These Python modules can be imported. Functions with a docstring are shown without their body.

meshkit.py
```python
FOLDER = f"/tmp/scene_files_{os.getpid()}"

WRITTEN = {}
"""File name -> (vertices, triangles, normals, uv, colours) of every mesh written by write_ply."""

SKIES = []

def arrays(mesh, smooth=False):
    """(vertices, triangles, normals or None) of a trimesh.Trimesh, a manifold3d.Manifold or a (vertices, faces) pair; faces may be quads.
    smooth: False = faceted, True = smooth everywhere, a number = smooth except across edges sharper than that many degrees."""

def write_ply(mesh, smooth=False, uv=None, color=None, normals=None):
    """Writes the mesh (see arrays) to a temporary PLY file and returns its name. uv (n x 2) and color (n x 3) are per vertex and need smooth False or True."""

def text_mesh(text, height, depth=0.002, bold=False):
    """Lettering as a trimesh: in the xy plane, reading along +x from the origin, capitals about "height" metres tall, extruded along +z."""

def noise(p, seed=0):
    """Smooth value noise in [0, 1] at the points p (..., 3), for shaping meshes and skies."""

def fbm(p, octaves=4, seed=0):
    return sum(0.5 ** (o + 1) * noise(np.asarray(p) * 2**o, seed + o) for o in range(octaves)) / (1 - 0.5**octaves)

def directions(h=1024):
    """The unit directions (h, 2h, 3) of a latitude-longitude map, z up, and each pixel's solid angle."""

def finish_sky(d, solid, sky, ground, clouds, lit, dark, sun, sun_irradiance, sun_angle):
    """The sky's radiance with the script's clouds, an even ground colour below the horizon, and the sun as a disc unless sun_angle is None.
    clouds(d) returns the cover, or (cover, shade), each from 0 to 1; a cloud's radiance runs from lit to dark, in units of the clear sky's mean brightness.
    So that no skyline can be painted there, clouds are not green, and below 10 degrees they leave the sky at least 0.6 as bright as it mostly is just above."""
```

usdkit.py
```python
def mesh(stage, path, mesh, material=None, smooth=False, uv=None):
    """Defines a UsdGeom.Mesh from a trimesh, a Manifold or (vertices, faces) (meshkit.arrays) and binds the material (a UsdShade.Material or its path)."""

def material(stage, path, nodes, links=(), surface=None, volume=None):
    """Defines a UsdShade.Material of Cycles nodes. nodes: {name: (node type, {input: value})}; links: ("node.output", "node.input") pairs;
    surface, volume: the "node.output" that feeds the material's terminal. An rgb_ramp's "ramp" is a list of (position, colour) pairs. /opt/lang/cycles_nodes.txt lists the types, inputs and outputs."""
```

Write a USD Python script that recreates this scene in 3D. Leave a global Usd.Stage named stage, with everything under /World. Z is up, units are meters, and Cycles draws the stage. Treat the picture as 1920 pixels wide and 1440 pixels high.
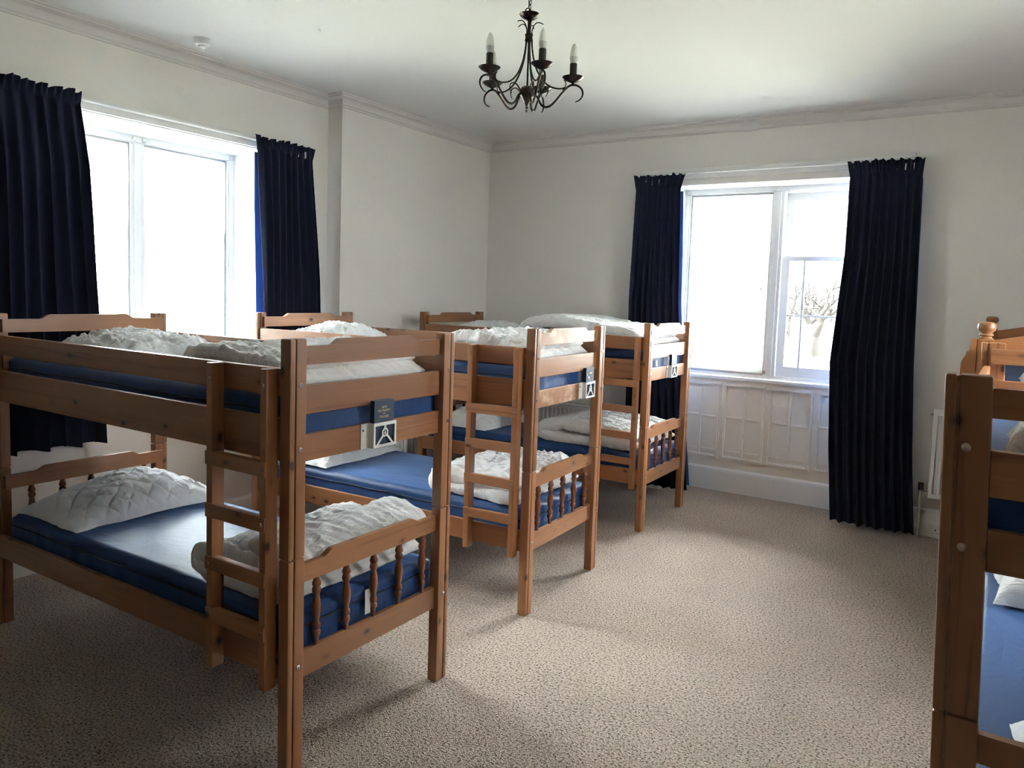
import math, random
import numpy as np
import trimesh
import usdkit, meshkit
from shapely.geometry import Polygon, box as sbox, LineString, Point
from shapely.ops import unary_union
from pxr import Usd, UsdGeom, UsdLux, UsdShade, Gf, Sdf, Vt

stage = Usd.Stage.CreateInMemory()
UsdGeom.SetStageUpAxis(stage, 'Z')
UsdGeom.SetStageMetersPerUnit(stage, 1.0)
UsdGeom.Xform.Define(stage, '/World')
UsdGeom.Scope.Define(stage, '/World/Looks')
random.seed(7)
np.random.seed(7)

# ------------------------------------------------------------------ camera, sky, exposure
FPX, PITCH, ROLL, YAW = 1421.2, 0.0823, 0.0338, 0.5717
EYE = np.array([4.2197, -6.0559, 1.6097])
EXPOSURE = 2.55
SKY = 17.0
cam = UsdGeom.Camera.Define(stage, '/World/camera')
_f = np.array([-math.sin(YAW) * math.cos(PITCH), math.cos(YAW) * math.cos(PITCH), -math.sin(PITCH)])
_r = np.array([math.cos(YAW), math.sin(YAW), 0.0])
_u = np.cross(_r, _f)
R_ = _r * math.cos(ROLL) + _u * math.sin(ROLL)
U_ = -_r * math.sin(ROLL) + _u * math.cos(ROLL)
cam.AddTransformOp().Set(Gf.Matrix4d(*R_, 0, *U_, 0, *(-_f), 0, *EYE, 1))
cam.CreateHorizontalApertureAttr(36.0)
cam.CreateVerticalApertureAttr(27.0)
cam.CreateFocalLengthAttr(FPX / 1920 * 36.0)
cam.CreateVerticalApertureOffsetAttr(-50 / 1920 * 36.0)
cam.CreateClippingRangeAttr(Gf.Vec2f(0.05, 2000))
cam.CreateExposureAttr(EXPOSURE)
dome = UsdLux.DomeLight.Define(stage, '/World/sky')          # an even, overcast sky
dome.CreateIntensityAttr(1.0)
# standard overcast sky: luminance rises with the sine of the elevation, (1 + 2 sin e) / 3 of the zenith's
_sky = usdkit.material(stage, '/World/Looks/overcast_sky', {
    'tc': ('texture_coordinate', {}), 'nv': ('vector_math', dict(math_type='normalize')), 'sx': ('separate_xyz', {}),
    'mr': ('map_range', dict(from_min=0.0, from_max=1.0, to_min=SKY / 3, to_max=SKY, clamp=True)),
    'bg': ('background_shader', dict(color=(0.93, 0.97, 1.0)))},
    [('tc.generated', 'nv.vector1'), ('nv.vector', 'sx.vector'), ('sx.z', 'mr.value'), ('mr.result', 'bg.strength')], surface='bg.background')
UsdShade.MaterialBindingAPI.Apply(dome.GetPrim()).Bind(_sky)

# ------------------------------------------------------------------ materials
def srgb(*c):
    return tuple(((x / 255) / 12.92 if x / 255 < 0.04045 else ((x / 255 + 0.055) / 1.055) ** 2.4) for x in c)

def mat(name, nodes, links=(), surface='p.BSDF'):
    return usdkit.material(stage, '/World/Looks/' + name, nodes, links, surface=surface)

def plain(name, col, rough=0.5, spec=0.5, metal=0.0, bump=0.0, bscale=200.0, vary=0.0, **kw):
    nodes = {'p': ('principled_bsdf', dict(base_color=col, roughness=rough, specular_ior_level=spec, metallic=metal, **kw))}
    links = []
    if bump or vary:
        nodes['g'] = ('geometry', {})
        nodes['n'] = ('noise_texture', dict(scale=bscale, detail=4.0))
        links += [('g.position', 'n.vector')]
    if bump:
        nodes['b'] = ('bump', dict(strength=bump, distance=0.004))
        links += [('n.fac', 'b.height'), ('b.normal', 'p.normal')]
    if vary:
        nodes['n2'] = ('noise_texture', dict(scale=2.2, detail=5.0))
        lo, hi = [c * (1 - vary) for c in col], [min(1, c * (1 + vary)) for c in col]
        nodes['r'] = ('rgb_ramp', dict(ramp=[(0.3, lo), (0.7, hi)]))
        links += [('g.position', 'n2.vector'), ('n2.fac', 'r.fac'), ('r.color', 'p.base_color')]
    return mat(name, nodes, links)

def wood(name, axis, base, dark, light, rough=0.38, scuff=None):
    """varnished pine: long grain along one axis, streaks, a few dark knots"""
    long, cross = 1.1, 26.0
    sc = [cross] * 3
    sc[axis] = long
    kn = [12.0] * 3
    kn[axis] = 7.0
    nodes = {
        'tc': ('texture_coordinate', {}), 'oi': ('object_info', {}),
        'sh': ('vector_math', dict(math_type='scale', scale=13.0)),
        'cx': ('combine_xyz', {}),
        'ad': ('vector_math', dict(math_type='add')),
        'm': ('mapping', dict(scale=tuple(sc))),
        'n': ('noise_texture', dict(scale=1.0, detail=6.0, roughness=0.62, distortion=0.7)),
        'r': ('rgb_ramp', dict(ramp=[(0.28, dark), (0.45, base), (0.58, base), (0.78, light)])),
        'm2': ('mapping', dict(scale=tuple(kn))),
        'v': ('voronoi_texture', dict(scale=1.0, randomness=1.0)),
        'kr': ('rgb_ramp', dict(ramp=[(0.0, (1, 1, 1)), (0.085, (0.92, 0.92, 0.92)), (0.125, (0.32, 0.32, 0.32)), (0.22, (0, 0, 0))])),
        'sep': ('separate_color', {}),
        'gt': ('math', dict(math_type='greater_than', value2=0.25)),
        'ml': ('math', dict(math_type='multiply')),
        'mx': ('mix_color', dict(blend_type='mix', b=tuple(c * 0.09 for c in dark))),
        'hs': ('hsv', dict(hue=0.5, saturation=1.0, fac=1.0)),
        'vr': ('map_range', dict(from_min=0.0, from_max=1.0, to_min=0.82, to_max=1.14)),
        'bp': ('bump', dict(strength=0.12, distance=0.002)),
        'p': ('principled_bsdf', dict(roughness=rough, specular_ior_level=0.5, coat_weight=0.5, coat_roughness=0.27)),
    }
    links = [('oi.random', 'cx.x'), ('oi.random', 'cx.y'), ('oi.random', 'cx.z'), ('cx.vector', 'sh.vector1'),
             ('tc.object', 'ad.vector1'), ('sh.vector', 'ad.vector2'), ('ad.vector', 'm.vector'), ('m.vector', 'n.vector'),
             ('n.fac', 'r.fac'), ('ad.vector', 'm2.vector'), ('m2.vector', 'v.vector'), ('v.distance', 'kr.fac'),
             ('v.color', 'sep.color'), ('sep.r', 'gt.value1'), ('kr.color', 'ml.value1'), ('gt.value', 'ml.value2'),
             ('ml.value', 'mx.fac'), ('r.color', 'mx.a'), ('oi.random', 'vr.value'), ('vr.result', 'hs.value'),
             ('mx.result', 'hs.color'), ('hs.color', 'p.base_color'), ('n.fac', 'bp.height'), ('bp.normal', 'p.normal')]
    if scuff:                                                 # varnish worn off in patches
        nodes['sn'] = ('noise_texture', dict(scale=9.0, detail=8.0, roughness=0.75))
        nodes['sr'] = ('rgb_ramp', dict(ramp=[(0.46, (0, 0, 0)), (0.60, (0.8, 0.8, 0.8))]))
        nodes['sm'] = ('mix_color', dict(blend_type='mix', b=scuff))
        links = [l for l in links if l[1] != 'p.base_color'] + [('ad.vector', 'sn.vector'), ('sn.fac', 'sr.fac'), ('sr.color', 'sm.fac'), ('hs.color', 'sm.a'), ('sm.result', 'p.base_color')]
    return mat(name, nodes, links)

PB, PD, PL = (0.30, 0.124, 0.047), (0.165, 0.058, 0.021), (0.42, 0.195, 0.085)
WOOD = [wood('pine_x', 0, PB, PD, PL), wood('pine_y', 1, PB, PD, PL), wood('pine_z', 2, PB, PD, PL)]
M = {}
M['scuffed'] = wood('scuffed_pine_y', 1, PB, PD, PL, scuff=(0.52, 0.36, 0.22))
M['spindle'] = wood('dark_turned_pine', 2, (0.20, 0.062, 0.022), (0.13, 0.036, 0.013), (0.27, 0.09, 0.032), rough=0.22)
M['wall'] = plain('grey_wall_paint', (0.825, 0.803, 0.768), 0.85, 0.2, bump=0.08, bscale=120, vary=0.015)
M['wall_dark'] = plain('brown_panelling', (0.13, 0.11, 0.09), 0.6, 0.3)
M['ceiling'] = plain('white_ceiling_paint', (0.775, 0.775, 0.76), 0.9, 0.15, bump=0.05, bscale=60)
M['trim'] = plain('white_gloss_trim', (0.88, 0.88, 0.87), 0.42, 0.4)
M['cornice'] = plain('off_white_cornice', (0.73, 0.71, 0.69), 0.7, 0.3)
M['apron'] = plain('cream_panel_paint', (0.91, 0.875, 0.80), 0.5, 0.4)
M['radiator'] = plain('white_radiator_enamel', (0.80, 0.80, 0.79), 0.35, 0.5)
M['plastic'] = plain('white_plastic', (0.80, 0.80, 0.79), 0.4, 0.5)
M['holder'] = plain('ivory_plastic', (0.72, 0.70, 0.66), 0.4, 0.5)
M['steel'] = plain('bright_steel', (0.75, 0.75, 0.75), 0.22, 0.5, metal=1.0)
M['bronze'] = plain('bronzed_steel', (0.50, 0.38, 0.31), 0.28, 0.5, metal=1.0)
M['alu'] = plain('grey_aluminium', (0.45, 0.46, 0.47), 0.4, 0.5, metal=0.7)
M['black'] = plain('black_recess', (0.01, 0.01, 0.01), 0.6, 0.3)
M['antique'] = plain('antique_black_nickel', (0.045, 0.040, 0.034), 0.22, 0.5, metal=1.0)
M['hub'] = plain('dark_brown_hub', (0.045, 0.026, 0.016), 0.3, 0.5)
M['sleeve'] = plain('dark_candle_sleeve', (0.032, 0.028, 0.026), 0.45, 0.4)
M['bulbbase'] = plain('white_bulb_base', (0.62, 0.62, 0.60), 0.4, 0.5)
M['bulb'] = plain('frosted_bulb', (0.85, 0.85, 0.80), 0.35, 0.5, subsurface_weight=0.0)
M['gold'] = plain('gold_foil', (0.72, 0.56, 0.34), 0.35, 0.5, metal=0.6)
M['book'] = plain('navy_book_cover', (0.010, 0.026, 0.060), 0.42, 0.5, bump=0.2, bscale=900)
M['paper'] = plain('paper_block', (0.72, 0.70, 0.63), 0.8, 0.2)
M['label'] = plain('white_fabric_tag', (0.78, 0.78, 0.77), 0.8, 0.2)
M['mortar'] = plain('outer_stone', (0.42, 0.40, 0.36), 0.9, 0.2)

M['vinyl'] = mat('blue_vinyl', {
    'tc': ('texture_coordinate', {}), 'mp': ('mapping', dict(scale=(3.0, 9.0, 6.0))),
    'n': ('noise_texture', dict(scale=1.6, detail=5.0, roughness=0.55, distortion=1.2)),
    'b': ('bump', dict(strength=0.35, distance=0.012)),
    'p': ('principled_bsdf', dict(base_color=(0.0105, 0.049, 0.165), roughness=0.46, specular_ior_level=0.4, sheen_weight=0.15, sheen_tint=(0.5, 0.7, 1.0)))},
    [('tc.object', 'mp.vector'), ('mp.vector', 'n.vector'), ('n.fac', 'b.height'), ('b.normal', 'p.normal')])
M['piping'] = plain('dark_navy_piping', (0.006, 0.013, 0.036), 0.5, 0.4)

def cloth(name, col, wr=0.8, fine=0.35):
    return mat(name, {
        'tc': ('texture_coordinate', {}), 'oi': ('object_info', {}), 'cx': ('combine_xyz', {}),
        'ad': ('vector_math', dict(math_type='multiply_add', vector2=(9.0, 9.0, 9.0))),
        'mp': ('mapping', dict(scale=(26.0, 8.0, 14.0))),
        'n': ('noise_texture', dict(scale=1.0, detail=4.0, roughness=0.55, distortion=1.6)),
        'n2': ('noise_texture', dict(scale=420.0, detail=2.0)),
        'b': ('bump', dict(strength=wr, distance=0.012)), 'b2': ('bump', dict(strength=fine, distance=0.0006)),
        'd': ('principled_bsdf', dict(base_color=col, roughness=0.85, specular_ior_level=0.2, sheen_weight=0.2)),
        't': ('translucent_bsdf', dict(color=col)), 'mx': ('mix_closure', dict(fac=0.06))},
        [('oi.random', 'cx.x'), ('oi.random', 'cx.y'), ('cx.vector', 'ad.vector1'), ('tc.object', 'ad.vector3'),
         ('ad.vector', 'mp.vector'), ('mp.vector', 'n.vector'), ('n.fac', 'b.height'), ('tc.object', 'n2.vector'),
         ('n2.fac', 'b2.height'), ('b.normal', 'b2.normal'), ('b2.normal', 'd.normal'), ('d.BSDF', 'mx.closure1'), ('t.BSDF', 'mx.closure2')],
        surface='mx.closure')
M['sheet'] = cloth('white_cotton', (0.80, 0.80, 0.80))
M['quilt'] = cloth('white_quilted_cotton', (0.82, 0.83, 0.85), wr=0.25)
M['curtain'] = mat('navy_curtain_cloth', {
    'tc': ('texture_coordinate', {}), 'n2': ('noise_texture', dict(scale=300.0, detail=2.0)),
    'b2': ('bump', dict(strength=0.4, distance=0.001)),
    'd': ('principled_bsdf', dict(base_color=(0.015, 0.018, 0.040), roughness=0.9, specular_ior_level=0.1, sheen_weight=0.06, sheen_tint=(0.5, 0.55, 0.8)))},
    [('tc.object', 'n2.vector'), ('n2.fac', 'b2.height'), ('b2.normal', 'd.normal')], surface='d.BSDF')
M['lining'] = mat('blue_curtain_lining', {
    'd': ('principled_bsdf', dict(base_color=(0.10, 0.20, 0.48), roughness=0.9, specular_ior_level=0.1)),
    't': ('translucent_bsdf', dict(color=(0.10, 0.2, 0.5))), 'mx': ('mix_closure', dict(fac=0.25))},
    [('d.BSDF', 'mx.closure1'), ('t.BSDF', 'mx.closure2')], surface='mx.closure')
M['tape'] = plain('white_header_tape', (0.7, 0.7, 0.7), 0.8, 0.2)
M['carpet'] = mat('beige_speckled_carpet', {
    'g': ('geometry', {}),
    'n': ('noise_texture', dict(scale=105.0, detail=2.0, roughness=0.6)),
    'r': ('rgb_ramp', dict(ramp=[(0.33, (0.05, 0.036, 0.028)), (0.40, (0.20, 0.15, 0.118)), (0.46, (0.38, 0.30, 0.245)), (0.70, (0.58, 0.475, 0.40))])),
    'w': ('noise_texture', dict(scale=1.3, detail=4.0, roughness=0.6)),
    'wr': ('rgb_ramp', dict(ramp=[(0.3, (0.86, 0.86, 0.86)), (0.7, (1.06, 1.05, 1.04))])),
    'mx': ('mix_color', dict(blend_type='multiply', fac=1.0)),
    'v': ('voronoi_texture', dict(scale=170.0)),
    'b': ('bump', dict(strength=0.6, distance=0.006)), 'b2': ('bump', dict(strength=0.7, distance=0.008)),
    'p': ('principled_bsdf', dict(roughness=0.95, specular_ior_level=0.1, sheen_weight=0.15))},
    [('g.position', 'n.vector'), ('g.position', 'w.vector'), ('g.position', 'v.vector'), ('n.fac', 'r.fac'), ('w.fac', 'wr.fac'),
     ('r.color', 'mx.a'), ('wr.color', 'mx.b'), ('mx.result', 'p.base_color'),
     ('n.fac', 'b.height'), ('v.distance', 'b2.height'), ('b.normal', 'b2.normal'), ('b2.normal', 'p.normal')])
M['glass'] = mat('window_glass', {
    't': ('transparent_bsdf', dict(color=(0.97, 0.985, 0.98))), 'g': ('glossy_bsdf', dict(roughness=0.02, color=(1, 1, 1))),
    'f': ('fresnel', dict(IOR=1.45)), 'mx': ('mix_closure', {})},
    [('f.fac', 'mx.fac'), ('t.BSDF', 'mx.closure1'), ('g.BSDF', 'mx.closure2')], surface='mx.closure')
M['grass'] = plain('lawn_grass', (0.168, 0.164, 0.128), 0.9, 0.1, vary=0.2)
M['bark'] = plain('dark_bark', (0.015, 0.0135, 0.012), 0.9, 0.1, vary=0.2)
M['hedge'] = mat('hedge_leaf', {'p': ('principled_bsdf', dict(base_color=(0.10, 0.11, 0.03), roughness=0.8))})

# ------------------------------------------------------------------ helpers
_used = {}
def numbered(parent, name):
    k = (parent, name)
    n = _used.get(k, 0)
    _used[k] = n + 1
    return name if n == 0 else '%s_%03d' % (name, n)

def path_of(parent):
    return '/World' if parent is None else str(parent.GetPath())

def tag(prim, label=None, cat=None, group=None, kind=None):
    p = prim if isinstance(prim, Usd.Prim) else prim.GetPrim()
    for k, v in (('label', label), ('category', cat), ('group', group), ('kind', kind)):
        if v:
            p.SetCustomDataByKey(k, v)
    return p

def obj(name, mesh, m, parent=None, smooth=40, loc=None, rotz=0.0, label=None, cat=None, group=None, kind=None):
    if isinstance(mesh, list):
        mesh = trimesh.util.concatenate(mesh)
    pp = path_of(parent)
    g = usdkit.mesh(stage, pp + '/' + numbered(pp, name), mesh, m if not isinstance(m, str) else M[m], smooth=smooth)
    if loc is not None:
        g.AddTranslateOp().Set(Gf.Vec3d(*map(float, loc)))
        if rotz:
            g.AddRotateZOp().Set(math.degrees(rotz))
    return tag(g, label, cat, group, kind)

def thing(name, loc=(0, 0, 0), rotz=0.0, label=None, cat=None, group=None, kind=None, parent=None):
    pp = path_of(parent)
    x = UsdGeom.Xform.Define(stage, pp + '/' + numbered(pp, name))
    x.AddTranslateOp().Set(Gf.Vec3d(*map(float, loc)))
    if rotz:
        x.AddRotateZOp().Set(math.degrees(rotz))
    return tag(x, label, cat, group, kind)

def bx(x0, x1, y0, y1, z0, z1, r=0.0, n=2):
    """box, its edges rounded by r"""
    if r <= 0:
        b = trimesh.creation.box((x1 - x0, y1 - y0, z1 - z0))
        b.apply_translation(((x0 + x1) / 2, (y0 + y1) / 2, (z0 + z1) / 2))
        return b
    r = min(r, (x1 - x0) / 2.01, (y1 - y0) / 2.01, (z1 - z0) / 2.01)
    pts = []
    a = np.linspace(0, math.pi / 2, n + 1)
    oct_ = [(math.cos(t) * math.cos(p), math.sin(t) * math.cos(p), math.sin(p)) for p in a for t in a]
    for sx in (-1, 1):
        for sy in (-1, 1):
            for sz in (-1, 1):
                c = np.array([x1 - r if sx > 0 else x0 + r, y1 - r if sy > 0 else y0 + r, z1 - r if sz > 0 else z0 + r])
                for o in oct_:
                    pts.append(c + r * np.array(o) * [sx, sy, sz])
    return trimesh.convex.convex_hull(np.array(pts))

def extrude(poly, h):
    gs = getattr(poly, 'geoms', [poly])
    return trimesh.util.concatenate([trimesh.creation.extrude_polygon(g, h, engine='earcut') for g in gs])

def remap(mesh, M4):
    mesh = mesh.copy()
    mesh.apply_transform(M4)
    return mesh

def basis(ex, ey, ez, o=(0, 0, 0)):
    m = np.eye(4)
    m[:3, 0], m[:3, 1], m[:3, 2], m[:3, 3] = ex, ey, ez, o
    return m

def lathe(prof, seg=20, closed=True):
    """profile [(r, z)] turned about z"""
    pr = np.array(prof, float)
    a = np.linspace(0, 2 * math.pi, seg, endpoint=False)
    v = np.array([[r * math.cos(t), r * math.sin(t), z] for r, z in pr for t in a])
    f = []
    for i in range(len(pr) - 1):
        for j in range(seg):
            p, q = i * seg + j, i * seg + (j + 1) % seg
            f += [[p, q, q + seg], [p, q + seg, p + seg]]
    n = len(v)
    if closed:
        v = np.vstack([v, [[0, 0, pr[0, 1]], [0, 0, pr[-1, 1]]]])
        for j in range(seg):
            f.append([n, (j + 1) % seg, j])
            f.append([n + 1, (len(pr) - 1) * seg + j, (len(pr) - 1) * seg + (j + 1) % seg])
    return trimesh.Trimesh(v, f, process=False)

def tube(pts, rad, seg=8):
    pts = np.array(pts, float)
    rad = np.broadcast_to(rad, (len(pts),)).astype(float)
    t = np.gradient(pts, axis=0)
    t /= np.maximum(np.linalg.norm(t, axis=1, keepdims=True), 1e-9)
    ref = np.array([0, 0, 1.0]) if abs(t[0][2]) < 0.9 else np.array([1.0, 0, 0])
    nrm = np.cross(t[0], ref); nrm /= np.linalg.norm(nrm)
    v = []
    for i in range(len(pts)):
        nrm = nrm - t[i] * (nrm @ t[i]); nrm /= max(np.linalg.norm(nrm), 1e-9)
        b = np.cross(t[i], nrm)
        for k in range(seg):
            a = 2 * math.pi * k / seg
            v.append(pts[i] + rad[i] * (math.cos(a) * nrm + math.sin(a) * b))
    f = []
    for i in range(len(pts) - 1):
        for k in range(seg):
            p, q = i * seg + k, i * seg + (k + 1) % seg
            f += [[p, q, q + seg], [p, q + seg, p + seg]]
    n = len(v)
    v += [pts[0], pts[-1]]
    for k in range(seg):
        f.append([n, (k + 1) % seg, k])
        f.append([n + 1, (len(pts) - 1) * seg + k, (len(pts) - 1) * seg + (k + 1) % seg])
    m = trimesh.Trimesh(np.array(v), f, process=False)
    return m

def spline(pts, n=40):
    from scipy.interpolate import splprep, splev
    p = np.array(pts, float)
    tck, _ = splprep(p.T, s=0, k=min(3, len(p) - 1))
    return np.array(splev(np.linspace(0, 1, n), tck)).T

def disc(r, h, seg=16):
    return trimesh.creation.cylinder(radius=r, height=h, sections=seg)

# ------------------------------------------------------------------ room shell
ZC, ZT = 2.952, 3.03            # foot of the cornice, ceiling
XW, YJ = -0.146, -1.935         # the window wall stands back from the corner pier
XR, YF = 5.25, -8.6             # unseen right wall and the wall behind the camera
TH = 0.55
W1 = dict(y0=-3.93, y1=-2.47, zt=2.552, dep=0.40)
W2 = dict(x0=1.86, x1=3.42, zt=2.556, dep=0.29)

obj('floor', bx(XW - 0.5, XR + 0.3, YF - 0.3, 0.6, -0.12, 0.0), 'carpet', smooth=False, kind='structure')
obj('ceiling', bx(XW - TH, XR + 0.3, YF - 0.3, TH, ZT, ZT + 0.15), 'ceiling', smooth=False, kind='structure')
# left wall: pieces about the window opening, then the pier that steps into the room
xo = XW - TH
left = [bx(xo, XW, YF, W1['y0'], 0, ZT), bx(xo, XW, W1['y1'], YJ, 0, ZT), bx(xo, XW, W1['y0'], W1['y1'], W1['zt'], ZT),
        bx(xo, XW, W1['y0'], W1['y1'], 0, 0.957), bx(xo, 0.0, YJ, 0.0, 0, ZT)]
obj('wall_left', left, 'wall', smooth=False, kind='structure')
back = [bx(xo, W2['x0'], 0, TH, 0, ZT), bx(W2['x1'], XR, 0, TH, 0, ZT), bx(W2['x0'], W2['x1'], 0, TH, W2['zt'], ZT)]
obj('wall_back', back, 'wall', smooth=False, kind='structure')
W3 = dict(y0=-2.95, y1=-2.0)
obj('wall_right', [bx(XR, XR + 0.4, YF, W3['y0'], 0, ZT), bx(XR, XR + 0.4, W3['y1'], TH, 0, ZT), bx(XR, XR + 0.4, W3['y0'], W3['y1'], 0, 0.957),
                   bx(XR, XR + 0.4, W3['y0'], W3['y1'], W1['zt'], ZT)], 'wall', smooth=False, kind='structure')
obj('wall_front', bx(xo, XR + 0.25, YF - 0.25, YF, 0, ZT), 'wall_dark', smooth=False, kind='structure')

# cornice and skirting follow the walls, mitred at the corners
def run(profile, path, m, name):
    """profile [(out, z)] swept along a plan path; 'out' is measured to the right of travel"""
    P = np.array(path, float)
    d = np.diff(P, axis=0); d /= np.linalg.norm(d, axis=1, keepdims=True)
    nrm = np.c_[d[:, 1], -d[:, 0]]
    off = []
    for i in range(len(P)):
        if i == 0: off.append(nrm[0])
        elif i == len(P) - 1: off.append(nrm[-1])
        else:
            s = nrm[i - 1] + nrm[i]
            off.append(s / (s @ nrm[i]))
    v = []
    for i in range(len(P)):
        for o, z in profile:
            v.append([*(P[i] + off[i] * o), z])
    k, f = len(profile), []
    for i in range(len(P) - 1):
        for j in range(k):
            a, b = i * k + j, i * k + (j + 1) % k
            f += [[a, b, b + k], [a, b + k, a + k]]
    for j in range(1, k - 1):
        f += [[0, j + 1, j], [(len(P) - 1) * k, (len(P) - 1) * k + j, (len(P) - 1) * k + j + 1]]
    t = trimesh.Trimesh(np.array(v), f, process=False)
    trimesh.repair.fix_normals(t)
    return obj(name, t, m, smooth=25, kind='structure')

cor = [(0, ZC), (0.012, ZC), (0.014, ZC + 0.010), (0.026, ZC + 0.018), (0.032, ZC + 0.034), (0.046, ZC + 0.050), (0.070, ZC + 0.058),
       (0.086, ZC + 0.060), (0.088, ZC + 0.068), (0.104, ZC + 0.070), (0.108, ZC + 0.0775), (0, ZC + 0.0775)]
run(cor, [(XW, YF), (XW, YJ), (0, YJ), (0, 0)], 'cornice', 'trim_1')
run(cor, [(0, 0), (XR, 0)], 'cornice', 'trim_2')
run(cor, [(XR, 0), (XR, YF)], 'cornice', 'trim_3')
sk = [(0, 0.001), (0.022, 0.001), (0.022, 0.105), (0.018, 0.115), (0.018, 0.125), (0.010, 0.138), (0.008, 0.15), (0, 0.15)]
run(sk, [(XW, YF), (XW, YJ), (0, YJ), (0, 0)], 'trim', 'baseboard_left')
skb = [(0, 0.001), (0.022, 0.001), (0.022, 0.165), (0.018, 0.175), (0.018, 0.185), (0.010, 0.194), (0.008, 0.2), (0, 0.2)]
run(skb, [(0.022, 0), (W2['x0'], 0)], 'trim', 'baseboard_back')
run(skb, [(W2['x1'], 0), (XR, 0)], 'trim', 'baseboard_back')
run(skb, [(W2['x0'], W2['dep']), (W2['x1'], W2['dep'])], 'trim', 'baseboard_window')
run(sk, [(XR, 0), (XR, YF)], 'trim', 'baseboard_right')

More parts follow.
